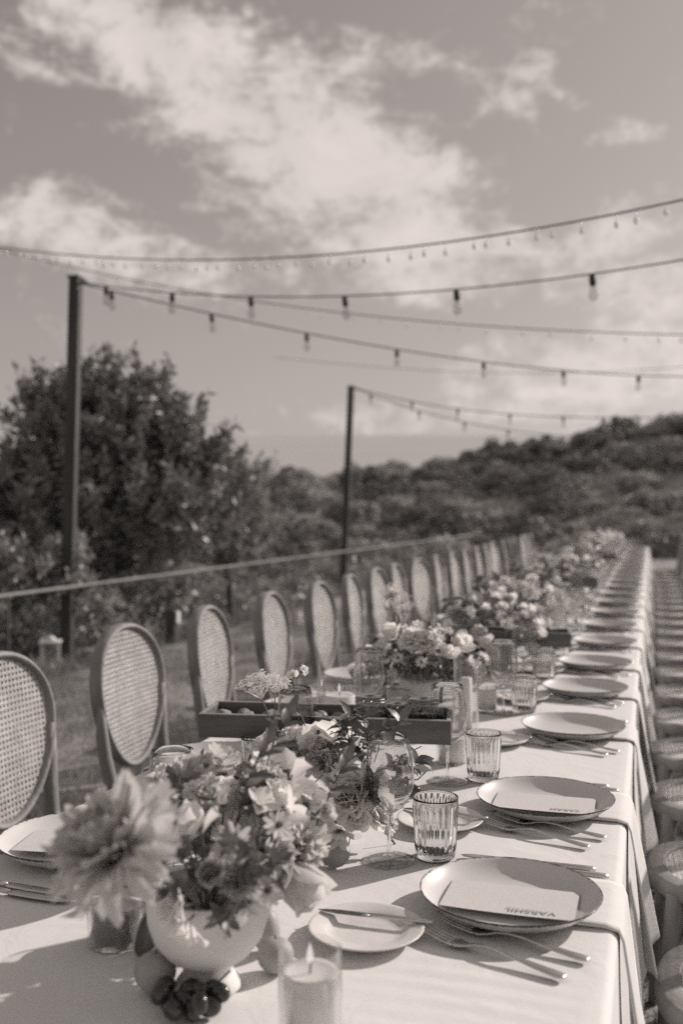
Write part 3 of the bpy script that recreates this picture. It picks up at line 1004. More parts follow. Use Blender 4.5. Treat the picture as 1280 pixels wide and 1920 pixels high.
def strip_solid(b, st, sec=6):
    """st: (x, half width, z centre, half thick) stations along x -> rounded bar"""
    vs, fs = [], []
    for x, w, z, t in st:
        for k in range(8):
            a = 2 * PI * (k + .5) / 8
            vs.append((x, w * max(-1, min(1, math.cos(a) * 1.15)), z + t * max(-1, min(1, math.sin(a) * 1.15))))
    for i in range(len(st) - 1):
        for k in range(8):
            k2 = (k + 1) % 8
            fs.append((i * 8 + k, i * 8 + k2, (i + 1) * 8 + k2, (i + 1) * 8 + k))
    fs.append(tuple(range(8))[::-1]); fs.append(tuple((len(st) - 1) * 8 + k for k in range(8)))
    b.add(vs, fs)


# fork: x from 0 (tine tips) to .2 (handle end)
fk = empty('fork', (0, 0, 0), 0, 'fork', 'fork', 'forks')
b = MB()
strip_solid(b, [(.046, .0115, .0035, .0012), (.056, .0105, .0022, .0013), (.066, .0065, .0035, .0016), (.078, .0034, .0068, .0018), (.095, .0028, .0095, .0019), (.115, .0032, .0090, .0019),
                (.140, .0048, .0060, .0018), (.165, .0066, .0040, .0017), (.190, .0082, .0026, .0017), (.1985, .0070, .0026, .0015), (.201, .004, .0026, .001)])
b.build('handle', M_steel, fk)
tine = MB(); strip_solid(tine, [(.0, .0008, .0115, .0007), (.010, .0013, .0090, .0010), (.025, .0016, .0060, .0012), (.040, .0017, .0040, .0013), (.050, .0018, .0030, .0013)])
tine_me = tine.mesh('tine', M_steel)
fk_scale = 1.07
for k in range(4): link(tine_me, 'tine', fk, (0, (k - 1.5) * .0068, 0), (0, 0, 0))
# knife: x 0 tip to .225 handle end, lies on its side
kn = empty('table_knife', (0, 0, 0), 0, 'knife', 'knife', 'table knives')
b = MB(); strip_solid(b, [(.0, .001, .0025, .0005), (.006, .006, .0025, .0007), (.02, .0092, .0025, .0009), (.06, .0098, .0026, .0010), (.10, .0090, .0028, .0013), (.112, .005, .003, .0022)])
b.build('blade', M_steel, kn)
b = MB(); strip_solid(b, [(.108, .0045, .003, .0030), (.13, .0050, .0036, .0034), (.17, .0062, .0040, .0036), (.205, .0078, .0042, .0038), (.222, .0075, .0042, .0038), (.2275, .0045, .0042, .0025)])
b.build('handle', M_steel, kn)
bk = empty('butter_knife', (0, 0, 0), 0, 'butter knife', 'knife', 'butter knives')
b = MB(); strip_solid(b, [(.0, .0008, .0015, .0005), (.010, .0042, .0015, .0009), (.03, .0068, .0015, .0011), (.060, .0070, .0015, .0012), (.078, .0052, .0018, .0018)])
b.build('blade', M_steeldark, bk)
b = MB(); strip_solid(b, [(.075, .004, .0018, .0022), (.10, .0042, .002, .0026), (.14, .0046, .002, .0026), (.165, .0042, .002, .0022), (.170, .0022, .002, .0015)])
b.build('handle', M_steel, bk)

# ribbed tumbler


def ribs(r, z, a, i):
    if .014 < z < .094 and i < 16:
        return r * (1 + .034 * math.cos(a * 22))
    return r


def tumbler_mesh(detail=True):
    b = MB()
    out = [(.0005, 0), (.030, 0), (.0335, .002), (.0345, .006), (.0345, .012), (.0350, .018), (.0357, .030), (.0365, .045), (.0374, .060), (.0381, .072), (.0386, .080), (.0390, .088), (.0392, .093), (.0394, .097), (.0398, .103), (.0397, .105)]
    inn = [(.0383, .105), (.0377, .100), (.0368, .085), (.0355, .060), (.0340, .030), (.0325, .014), (.028, .0115), (.0005, .011)]
    seg = 176 if detail else 44
    b.lathe(out + inn, seg, rmod=ribs if detail else None)
    return b.mesh('tumbler', M_glassbody)


tum_me = tumbler_mesh(True)
tum_far = tumbler_mesh(False)
tum = tag(link(tum_me, 'tumbler'), 'tumbler', 'glass', 'ribbed tumblers')
tum2 = tag(link(tum_far, 'tumbler'), 'tumbler', 'glass', 'ribbed tumblers')


def wine_mesh(seg):
    b = MB()
    bowl = [(.0045, .082), (.012, .084), (.026, .094), (.037, .110), (.0425, .128), (.0435, .142), (.042, .158), (.0385, .180), (.0355, .200), (.0340, .214), (.0335, .2145), (.0331, .214), (.0346, .200), (.0376, .180), (.0411, .158), (.0426, .142), (.0416, .128), (.0362, .1105), (.0255, .0948), (.012, .0852), (.0005, .083)]
    b.lathe(bowl, seg)
    return b.mesh('bowl', M_winebowl)


wg = empty('wine_glass', (0, 0, 0), 0, 'wine glass', 'glass', 'wine glasses')
link(wine_mesh(48), 'bowl', wg)
b = MB(); b.lathe([(.0035, .0045), (.0034, .012), (.0030, .03), (.0030, .06), (.0034, .074), (.0055, .0825), (.003, .0835)], 14); b.build('stem', M_winebowl, wg)
b = MB(); b.lathe([(.0005, 0), (.040, 0), (.0435, .0008), (.0435, .0018), (.030, .0028), (.012, .0045), (.0045, .0085), (.0034, .012), (.0005, .0125)], 44); b.build('foot', M_foot, wg)

# menu card with the guest's name


def menu_card(x, y, z, rz, name, label, w=.196, h=.112, size=.0175):
    root = empty('menu_card', (x, y, z), rz, label, 'card', 'name cards on the plates')
    curl = lambda u, v: .0008 + .0016 * (abs(u - .5) * 2) ** 2 * (1 - v)
    b = MB(); b.grid(lambda u, v: ((u - .5) * w, (v - .5) * h, curl(u, v)), 16, 6)
    o = b.build('paper', M_paper, root, smooth=False); m = o.modifiers.new('thick', 'SOLIDIFY'); m.thickness = .0004; m.offset = -1
    if name:
        cu = bpy.data.curves.new('printed_name', 'FONT'); cu.body = name; cu.size = size; cu.align_x = 'LEFT'; cu.align_y = 'BOTTOM'
        cu.space_character = 1.12; cu.offset = .00035; cu.extrude = .00005; cu.materials.append(M_ink)
        tmp = bpy.data.objects.new('lettering', cu); COL.objects.link(tmp); bpy.context.view_layer.update()
        me_t = bpy.data.meshes.new_from_object(tmp.evaluated_get(bpy.context.evaluated_depsgraph_get())); bpy.data.objects.remove(tmp)
        t = bpy.data.objects.new('printed_name', me_t); COL.objects.link(t); t.parent = root
        t.rotation_euler = (0, 0, PI); t.location = (w * .36, -h * .5 + .0245, .0024); t.scale = (1.0, .95, 1)
    return root


# ------------------------------------------------------------------ place settings
jr = random.Random(31)
for side, rows in (('right', RIGHT), ('left', LEFT)):
    sd = 1 if side == 'right' else -1
    px0 = -.204 if sd > 0 else -.966
    rz = 0 if sd > 0 else PI
    for i, y in enumerate(rows):
        j = lambda a=.006: jr.uniform(-a, a) if i > 1 else 0.0
        x = px0 + (j() if i > 1 else 0)
        y = y + (jr.uniform(-.018, .018) if i > 2 else 0)
        P = lambda dx, dy: (x + sd * dx, y + sd * dy)       # +dx towards the seat edge
        place(plate, (x, y, TZ + .0045), jr.uniform(0, 6), seat_label('speckled dinner plate with a dark rim', i, side), 'dinner plates of the %s row' % side)
        q = P(-.182, -.154); q = (q[0], q[1])
        if side == 'right' or i < 9:
            place(bplate, (q[0], q[1], TZ + .001), jr.uniform(0, 6), seat_label('small white bread plate', i, side), 'bread plates of the %s row' % side)
        if i < 10:
            # forks: tips towards the table centre
            for n_, (dx, dy, a) in enumerate(((-.106, -.128, -21), (-.086, -.086, -16))):
                px_, py_ = P(dx + j(), dy + j())
                lab = ('outer ' if n_ == 0 else 'inner ') + 'steel fork'
                place(fk, (px_, py_, TZ + .003), rz + math.radians(a + (jr.uniform(-5, 5) if i > 1 else 0)), seat_label(lab, i, side), 'forks of the %s row' % side, sc=1.09)
            for n_, (dx, dy, a) in enumerate(((-.112, .203, -2), (-.090, .180, -3))):
                px_, py_ = P(dx + j(), dy + j())
                lab = ('outer ' if n_ == 0 else 'inner ') + 'steel table knife'
                if n_ == 1: px_ -= .0
                place(kn, (px_, py_, TZ + .002), rz + math.radians(a + (jr.uniform(-4, 4) if i > 1 else 0)), seat_label(lab, i, side), 'table knives of the %s row' % side)
            if side == 'right' or i < 3:
                bx, by = P(-.262, -.128)
                place(bk, (bx, by, TZ + .0175), rz + math.radians(1.5 + (jr.uniform(-12, 12) if i else 0)), seat_label('butter knife lying across the bread plate', i, side), 'butter knives on the bread plates')
        if side == 'right':
            tx, ty = P(-.155, .190 if i != 2 else .262); wx, wy = P(-.228, .150 if i != 2 else .215)
        else:
            tx, ty = (-.82, y - .09); wx, wy = (-.742, y - .075)
        place(tum if i < 5 else tum2, (tx + j(.012), ty + j(.012), TZ + .001), jr.uniform(0, 6), seat_label('ribbed drinking tumbler', i, side), 'ribbed tumblers of the %s row' % side)
        place(wg, (wx + j(.012), wy + j(.012), TZ + .001), jr.uniform(0, 6), seat_label('clear stemmed wine glass', i, side), 'wine glasses of the %s row' % side)

menu_card(-.203, 1.508, TZ + .0165, 0, 'VARSHIL', 'white name card lettered VARSHIL on the nearest right plate')
menu_card(-.205, 2.020, TZ + .0165, math.radians(1), 'SARAH', 'white name card lettered SARAH on the second right plate', size=.0165)
menu_card(-.965, 1.535, TZ + .0185, math.radians(12), None, 'blank looking white card on the nearest left plate, partly behind the big flower')
menu_card(-.960, 2.115, TZ + .0185, math.radians(4), None, 'white card on the second left plate below the wooden tray')

# ------------------------------------------------------------------ chairs
SEAT_Z = .455


def egg(t, a, bz, k=.16):
    return (a * math.sin(t) * (1 + k * math.cos(t)), bz * math.cos(t))


def clip_strip(b, p0, p1, w, inside, off):
    """flat cane strand from p0 to p1 in the panel plane (coords y,z), clipped to the outline"""
    n = 60; d = (p1[0] - p0[0], p1[1] - p0[1]); L = math.hypot(*d)
    ts = [k / n for k in range(n + 1)]
    ins = [t for t in ts if inside(p0[0] + d[0] * t, p0[1] + d[1] * t)]
    if len(ins) < 2: return
    t0, t1 = ins[0] - .4 / n, ins[-1] + .4 / n
    nx, ny = -d[1] / L * w / 2, d[0] / L * w / 2
    K = 3
    vs, fs = [], []
    for q in range(K + 1):
        t = t0 + (t1 - t0) * q / K
        cy_, cz_ = p0[0] + d[0] * t, p0[1] + d[1] * t
        vs += [(cy_ - nx, cz_ - ny, off), (cy_ + nx, cz_ + ny, off)]
    for q in range(K): fs.append((2 * q, 2 * q + 1, 2 * q + 3, 2 * q + 2))
    b.append((vs, fs))


def cane_panel(inside, ext_a, ext_b, name, mp, pitch=.0160):
    """woven cane: paired strands both ways and diagonals, real strips with holes between"""
    parts = []
    k = -round(ext_a / pitch) * pitch
    while k <= ext_a:
        for o_ in (-.0022, .0022): clip_strip(parts, (k + o_, -ext_b), (k + o_, ext_b), .0024, inside, .0004)
        k += pitch
    k = -round(ext_b / pitch) * pitch
    while k <= ext_b:
        for o_ in (-.0022, .0022): clip_strip(parts, (-ext_a, k + o_), (ext_a, k + o_), .0024, inside, -.0004)
        k += pitch
    E = ext_a + ext_b
    k = -round(E / pitch) * pitch + pitch / 2
    while k <= E:
        clip_strip(parts, (-ext_a, k - ext_a), (ext_a, k + ext_a), .0018, inside, .0010)
        clip_strip(parts, (-ext_a, k + ext_a), (ext_a, k - ext_a), .0018, inside, -.0010)
        k += pitch
    b = MB()
    for vs, fs in parts: b.add([mp(*v) for v in vs], fs)
    return b.mesh(name, M_cane, False)


TILT = .10
BC = .725


def back_map(yy, zz, off):     # panel plane -> chair coordinates; the back leans away from the table
    return (-.225 - TILT * (zz + .245) + off - .012 * (yy / .22) ** 2 * -1, yy, BC + zz)


chair = empty('cane_chair', (0, 0, 0), 0, 'chair', 'chair', 'chairs')
NS = 48
b = MB()
ro, ri = .024, 0
ring = []
vs, fs = [], []
for i in range(NS):
    t = 2 * PI * i / NS
    sec = [(.003, -.024), (.014, -.030), (.021, -.024), (.022, .008), (.017, .016), (.011, .018), (.005, .011), (.002, .004)]
    for (dr, dx) in sec:
        yy, zz = egg(t, .205 + dr - .003, .217 + dr)
        vs.append(back_map(yy, zz, dx))
m = 8
for i in range(NS):
    j_ = (i + 1) % NS
    for k in range(m):
        k2 = (k + 1) % m
        fs.append((i * m + k, i * m + k2, j_ * m + k2, j_ * m + k))
b.add(vs, fs); b.build('back_frame', M_wood, chair)
ins_back = lambda y_, z_: (lambda rr: rr < 1)(((y_ / (.207 * (1 + .16 * max(-1, min(1, z_ / .219))))) ** 2 + (z_ / .219) ** 2))
link(cane_panel(ins_back, .24, .23, 'back_cane', back_map), 'back_cane', chair)


def seat_out(t, s=1.0):      # rounded trapezoid outline, wider at the front (+x)
    c, s_ = math.cos(t), math.sin(t)
    e = .84
    x = abs(c) ** e * (1 if c > 0 else -1) * .215 * s
    y_ = abs(s_) ** e * (1 if s_ > 0 else -1) * .205 * s
    return x, y_ * (1 + .08 * x / .215)


b = MB(); vs, fs = [], []
NS2 = 56
sec = [(1.0, .018), (1.0, .038), (.985, .046), (.94, .050), (.80, .050), (.775, .046), (.77, .038), (.77, .014), (.95, .010), (.99, .012)]
for i in range(NS2):
    t = 2 * PI * i / NS2
    for s_, z in sec:
        x, y_ = seat_out(t, s_); vs.append((x, y_, SEAT_Z - .045 + z))
m = len(sec)
for i in range(NS2):
    j_ = (i + 1) % NS2
    for k in range(m):
        k2 = (k + 1) % m
        fs.append((i * m + k, j_ * m + k, j_ * m + k2, i * m + k2))
b.add(vs, fs); sf = b.build('seat_frame', M_wood, chair)


def ins_seat(a, c):
    e = .84
    y_, x = a, c
    yy = y_ / (1 + .08 * x / .215)
    return (abs(x) / (.215 * .785)) ** (2 / e) + (abs(yy) / (.205 * .785)) ** (2 / e) < 1


link(cane_panel(ins_seat, .19, .19, 'seat_cane', lambda a, c, o: (c, a, SEAT_Z + .0 + o - .012 * (1 - (a / .19) ** 2) * (1 - (c / .19) ** 2)), .0125), 'seat_cane', chair).data.materials[0] = M_seatcane
for sgn in (-1, 1):
    b = MB(); b.tube([(.150, sgn * .150, SEAT_Z - .02), (.168, sgn * .168, .25), (.188, sgn * .185, 0)], [.024, .021, .014], 12); b.build('front_leg', M_wood, chair)
    b = MB()
    ytop, ztop = egg(PI / 2 * 1.12, .222, .234)
    pt = back_map(ytop, ztop, 0)
    b.tube([(pt[0], sgn * pt[1], pt[2] + .05), (pt[0], sgn * (pt[1] - .003), pt[2] - .05), (-.228, sgn * .200, .56), (-.212, sgn * .185, SEAT_Z), (-.215, sgn * .190, .28), (-.25, sgn * .20, 0)], [.012, .020, .021, .023, .020, .014], 12, up=(1, 0, 0))
    b.build('rear_leg', M_wood, chair)
    hp = []
    for k in range(13):
        a = PI * k / 12
        hp.append((.19 - .19 - .145 * math.cos(a) * 1.2, sgn * (.172), .20 + .215 * math.sin(a)))
    b = MB(); b.tube(hp, .0105, 8); b.build('side_hoop', M_wood, chair)
hp = [(.166, -.16 * math.cos(PI * k / 12), .20 + .215 * math.sin(PI * k / 12)) for k in range(13)]
b = MB(); b.tube(hp, .0105, 8, up=(1, 0, 0)); b.build('front_hoop', M_wood, chair)

LCH = [2.31, 3.01, 3.69, 4.37, 5.03, 5.64, 6.25, 6.80, 7.45, 8.08, 8.72]
while LCH[-1] < 14.9: LCH.append(LCH[-1] + .63)
for i, y in enumerate(LCH):
    lab = ('%s cane back chair from the camera on the left side of the table' % ORD[i]) if i < 9 else 'far blurred cane back chair at the end of the left row'
    place(chair, (-1.44 + (jr.uniform(-.03, .03) if i > 3 else 0), y, 0), (0, .02, .12, .08, .03, .10, .0, .06)[i] if i < 8 else jr.uniform(-.15, .17), lab, 'cane chairs along the left side')
RCH = [2.01, 2.66, 3.30, 3.90, 4.50, 5.12]
while RCH[-1] < 15.0: RCH.append(RCH[-1] + .62)
for i, y in enumerate(RCH):
    lab = ('%s cane seat chair from the camera on the right side of the table' % ORD[i]) if i < 9 else 'far blurred cane seat chair at the end of the right row'
    place(chair, ((.222 if i == 0 else .200) + jr.uniform(-.01, .01) - (.05 if y > 13.5 else 0), y, 0), PI + jr.uniform(-.05, .05), lab, 'cane chairs along the right side')

# ------------------------------------------------------------------ flowers: petals, blooms, leaves


def petal_pts(L, W, phi0, phi1, cup, ruf, seed, nu=5, nv=6, tipw=.55, wav=6):
    rr = random.Random(seed); ph = [rr.uniform(0, 6) for _ in range(4)]
    def fn(u, v):
        n = 10; x = z = 0.0
        for k in range(n):
            a = phi0 + (phi1 - phi0) * (v * (k + .5) / n); x += math.sin(a) * L * v / n; z += math.cos(a) * L * v / n
        a = phi0 + (phi1 - phi0) * v
        w = W * (math.sin(min(1, v * 1.15) ** .75 * PI * .62)) * (1 if v < .8 else 1 - (v - .8) * tipw * 2.2)
        s = (u - .5) * 2
        nx, nz = -math.cos(a), math.sin(a)
        off = cup * W * s * s * math.sin(v * 2.2) + ruf * v * v * (math.sin(s * wav * .5 + ph[0]) * .6 + math.sin(s * wav + ph[1]) * .4)
        lobe = -.10 * L * s * s * v + ruf * .6 * math.sin(s * 5 + ph[2]) * v
        return (x + nx * off + math.sin(a) * lobe, s * w, z + nz * off + math.cos(a) * lobe)
    return fn, nu, nv


BLOOMS = {
    # rings: count, length, width, phi0, phi1, cup, ruffle   (unit bloom radius about 1)
    'peony': [(5, .62, .34, -.15, -.55, .5, .06), (6, .78, .42, .12, -.35, .45, .08), (7, .92, .48, .42, .0, .4, .09), (7, 1.0, .52, .80, .45, .3, .10), (6, 1.08, .50, 1.15, 1.15, .2, .12)],
    'rose': [(4, .5, .34, -.1, -.6, .6, .03), (5, .68, .42, .1, -.45, .55, .04), (6, .84, .46, .35, -.05, .45, .05), (6, .95, .48, .7, .55, .35, .07)],
    'ruffled': [(6, .6, .26, 0, -.1, .2, .14), (8, .75, .28, .35, .25, .2, .15), (9, .85, .30, .7, .65, .2, .16), (9, .95, .32, 1.05, 1.1, .2, .16), (8, .9, .32, 1.35, 1.5, .2, .15)],
    'orchid': [(3, .95, .42, .5, .75, .35, .10), (3, 1.0, .36, .9, 1.35, .2, .12)],
    'sweetpea': [(2, .8, .55, .2, .7, .4, .12), (2, .6, .40, .5, .1, .5, .08)],
    'protea': [(14, .8, .15, .15, -.2, .4, .07), (20, .95, .17, .45, .35, .35, .09), (22, 1.1, .17, .8, .9, .3, .10), (22, 1.12, .18, 1.1, 1.5, .25, .11), (16, 1.0, .17, 1.5, 2.1, .25, .10)],
    'tulip': [(3, 1.2, .42, .25, -.05, .5, .03), (3, 1.25, .44, .5, .2, .45, .05), (4, 1.2, .40, .85, .75, .35, .07)],
    'daisy': [(11, .9, .14, 1.25, 1.35, .1, .02)],
}
PET = {}
for nm, rings in BLOOMS.items():
    for ri_, (n, L, W, p0, p1, cu, rf) in enumerate(rings):
        for va in range(2):
            b = MB(); fn, nu, nv = petal_pts(L, W, p0, p1, cu, rf, hash_seed := (sum(map(ord, nm)) * 7 + ri_ * 3 + va))
            b.grid(fn, nu, nv)
            PET[(nm, ri_, va)] = b
PETME = {}


def petal_me(nm, ri_, va, m):
    k = (nm, ri_, va, m.name)
    if k not in PETME: PETME[k] = PET[(nm, ri_, va)].mesh('petal', m)
    return PETME[k]


core = MB()
for k in range(26):
    a = k * 2.4; r_ = .16 * math.sqrt(k / 26)
    core.tube([(r_ * math.cos(a), r_ * math.sin(a), 0), (r_ * 1.3 * math.cos(a), r_ * 1.3 * math.sin(a), .30 + .05 * (k % 3))], [.012, .02], 5)
core.ball((0, 0, .02), .12, 8, 6)
core_me = core.mesh('flower_centre', M_berry)
JOINED = {}


def bloom_joined(nm, m):
    k = (nm, m.name)
    if k in JOINED: return JOINED[k]
    rr = random.Random(len(JOINED) + 3)
    b = MB()
    for ri_, (n, *_x) in enumerate(BLOOMS[nm]):
        for q in range(n):
            M = Matrix.Rotation(2 * PI * (q + rr.uniform(-.2, .2)) / n + ri_ * .5, 4, 'Z') @ Matrix.Rotation(rr.uniform(-.12, .12), 4, 'Y') @ Matrix.Scale(rr.uniform(.9, 1.1), 4)
            s = PET[(nm, ri_, rr.randrange(2))]; b.add(s.v, s.f, M)
    me = b.mesh('bloom', m); me.materials.append(M_berry)
    JOINED[k] = me
    return me


def aim(v, spin=0.0):
    return (Vector(v).to_track_quat('Z', 'Y').to_matrix().to_4x4() @ Matrix.Rotation(spin, 4, 'Z')).to_euler()


def bloom(parent, pos, r, nm, m, dirv, detailed=True, name='bloom'):
    rr = RND
    if detailed:
        o = link(core_me, name, parent, pos, aim(dirv, rr.uniform(0, 6)), r)
        for ri_, (n, *_x) in enumerate(BLOOMS[nm]):
            for q in range(n):
                link(petal_me(nm, ri_, rr.randrange(2), m), 'petal', o, (0, 0, 0), (rr.uniform(-.1, .1), rr.uniform(-.14, .14), 2 * PI * (q + rr.uniform(-.25, .25)) / n + ri_ * .5), rr.uniform(.88, 1.1))
    else:
        o = link(bloom_joined(nm, m), name, parent, pos, aim(dirv, rr.uniform(0, 6)), r)
    return o


def leaf_shape(b, M, L, W, curl=.25):
    fn = lambda u, v: ((u - .5) * 2 * W * math.sin(PI * min(1, v * .97 + .03) ** .8), L * v, -curl * L * v * v + .25 * W * abs(u - .5) * 2 * math.sin(PI * v))
    b.grid(fn, 2, 5, M)


def sprig_mesh(seed, n=9, L=.11, leafL=.032, leafW=.009, material=None, stem=.0011, curl=.25):
    rr = random.Random(seed); b = MB()
    pts = [(0, 0, 0)]; bx, by = rr.uniform(-.25, .25), rr.uniform(-.25, .25)
    K = 5
    for k in range(1, K + 1): t = k / K; pts.append((bx * L * t * t, by * L * t * t, L * t))
    b.tube(pts, [stem * 1.4] * K + [stem * .6], 5)
    for k in range(n):
        t = .2 + .8 * (k + .5) / n
        p_ = Vector((bx * L * t * t, by * L * t * t, L * t))
        a = k * 2.4 + rr.uniform(-.4, .4); el_ = rr.uniform(.2, .9)
        M = Matrix.Translation(p_) @ Matrix.Rotation(a, 4, 'Z') @ Matrix.Rotation(el_, 4, 'X') @ Matrix.Rotation(rr.uniform(-.5, .5), 4, 'Y')
        leaf_shape(b, M, leafL * rr.uniform(.7, 1.25), leafW * rr.uniform(.8, 1.2), curl)
    leaf_shape(b, Matrix.Translation(pts[-1]) @ Matrix.Rotation(1.2, 4, 'X'), leafL, leafW, curl)
    return b.mesh('leaf_sprig', material or M_leaf)


SPR = [sprig_mesh(i, 9 + i % 3, .10, .034 + .006 * (i % 3), .009 + .002 * (i % 2), M_leaf if i % 4 else M_leafpale) for i in range(8)]
BIGSPR = [sprig_mesh(20 + i, 7, .12, .055, .016, M_leaf, curl=.35) for i in range(4)]


def berry_sprig(seed, m, n=26, R=.022, br=.0022):
    rr = random.Random(seed); b = MB()
    for k in range(n):
        a = rr.uniform(0, 6.28); q = rr.random() ** .5
        p_ = Vector((R * q * math.cos(a), R * q * math.sin(a), .07 + R * .5 * (1 - q * q) + rr.uniform(-.004, .004)))
        b.tube([(0, 0, .035), p_], .0004, 4)
        b.ball(p_, br * rr.uniform(.7, 1.2), 6, 4)
    b.tube([(0, 0, 0), (0, 0, .036)], .0009, 5)
    return b.mesh('berry_sprig', m)


BSP = [berry_sprig(1, M_petal2), berry_sprig(2, M_berry), berry_sprig(3, M_petal, 40, .026, .0019)]


def lace_mesh(seed):
    """flat topped umbel of tiny florets"""
    rr = random.Random(seed); b = MB()
    for k in range(15):
        a = k * 2.4; R = .030 * math.sqrt((k + .3) / 15)
        c = Vector((R * math.cos(a), R * math.sin(a), .030 - 9 * R * R + rr.uniform(-.003, .003)))
        b.tube([(0, 0, 0), c * .9], .0005, 4)
        for q in range(11):
            o_ = Vector((rr.uniform(-.008, .008), rr.uniform(-.008, .008), rr.uniform(0, .006)))
            b.tube([c * .9, c + o_], .0003, 3)
            for w in range(4):
                aa = w * PI / 2 + rr.random()
                M = Matrix.Translation(c + o_) @ Matrix.Rotation(aa, 4, 'Z') @ Matrix.Rotation(.5, 4, 'X')
                b.add([(-.0011, 0, 0), (0, .0003, 0), (.0011, 0, 0), (.0012, .0027, 0), (0, .0034, 0), (-.0012, .0027, 0)], [(0, 1, 4, 5), (1, 2, 3, 4)], M)
    return b.mesh('lace_umbel', M_petal)


LACE = lace_mesh(4)


def stem(parent, p0, p1, r=.0014, bend=(0, 0, 0), name='stem', m=None):
    p0, p1 = Vector(p0), Vector(p1); mid = (p0 + p1) / 2 + Vector(bend)
    pts = [p0 * (1 - t) ** 2 + mid * 2 * t * (1 - t) + p1 * t * t for t in [k / 8 for k in range(9)]]
    b = MB(); b.tube(pts, r, 6); return b.build(name, m or M_stem, parent)


def arrangement(center, label, items, foliage=0, frad=(.1, .1, .08), fc=None, group='flower arrangements along the table', detailed=True, seed=1, berries=0, size=1.0, dirbias=(0, 0, .6), bs=1.3, filler=0):
    """items: (world position, radius, kind, material, facing or None)"""
    c = Vector(center); rr = random.Random(seed)
    root = empty('flower_arrangement', c, 0, label, 'flowers', group)
    fc = Vector(fc) - c if fc is not None else Vector((0, 0, .16))
    for (p_, r_, nm, m, dv) in items:
        p_ = Vector(p_) - c; r_ *= bs if nm != 'daisy' else 1.05
        out = (p_ - fc); out = out.normalized() + Vector(dirbias) if dv is None else Vector(dv)
        bloom(root, p_ - out.normalized() * r_ * .35, r_, nm, m, out, detailed)
        stem(root, (rr.uniform(-.01, .01), rr.uniform(-.01, .01), .02), p_ - out.normalized() * r_ * .35, .0014, (0, 0, .02))
    for k in range(filler):
        a = rr.uniform(0, 6.28); e = rr.uniform(-.1, 1.3)
        q = Vector((math.cos(a) * math.cos(e), math.sin(a) * math.cos(e), math.sin(e)))
        bloom(root, fc + Vector((q.x * frad[0], q.y * frad[1], q.z * frad[2])) * rr.uniform(.95, 1.15), rr.uniform(.022, .033), rr.choice(['ruffled', 'rose', 'ruffled', 'orchid']), rr.choice([M_petal, M_petal2, M_petal]), q + Vector((0, 0, .3)), False)
    for k in range(foliage):
        a = rr.uniform(0, 6.28); e = rr.uniform(-.35, 1.2)
        q = Vector((math.cos(a) * math.cos(e), math.sin(a) * math.cos(e), math.sin(e)))
        base = fc + Vector((q.x * frad[0], q.y * frad[1], q.z * frad[2])) * rr.uniform(.25, .8)
        me = (SPR + BIGSPR)[rr.randrange(12)]
        link(me, 'leaf_sprig', root, base, aim(q + Vector((rr.uniform(-.4, .4), rr.uniform(-.4, .4), rr.uniform(-.2, .5))), rr.uniform(0, 6)), size * rr.uniform(.6, 1.0))
    for k in range(berries):
        a = rr.uniform(0, 6.28); e = rr.uniform(-.1, 1.2)
        q = Vector((math.cos(a) * math.cos(e), math.sin(a) * math.cos(e), math.sin(e)))
        base = fc + Vector((q.x * frad[0], q.y * frad[1], q.z * frad[2])) * .55
        link(BSP[rr.randrange(3)], 'berry_sprig', root, base, aim(q + Vector((0, 0, .4)), rr.uniform(0, 6)), size * rr.uniform(.8, 1.3))
    return root


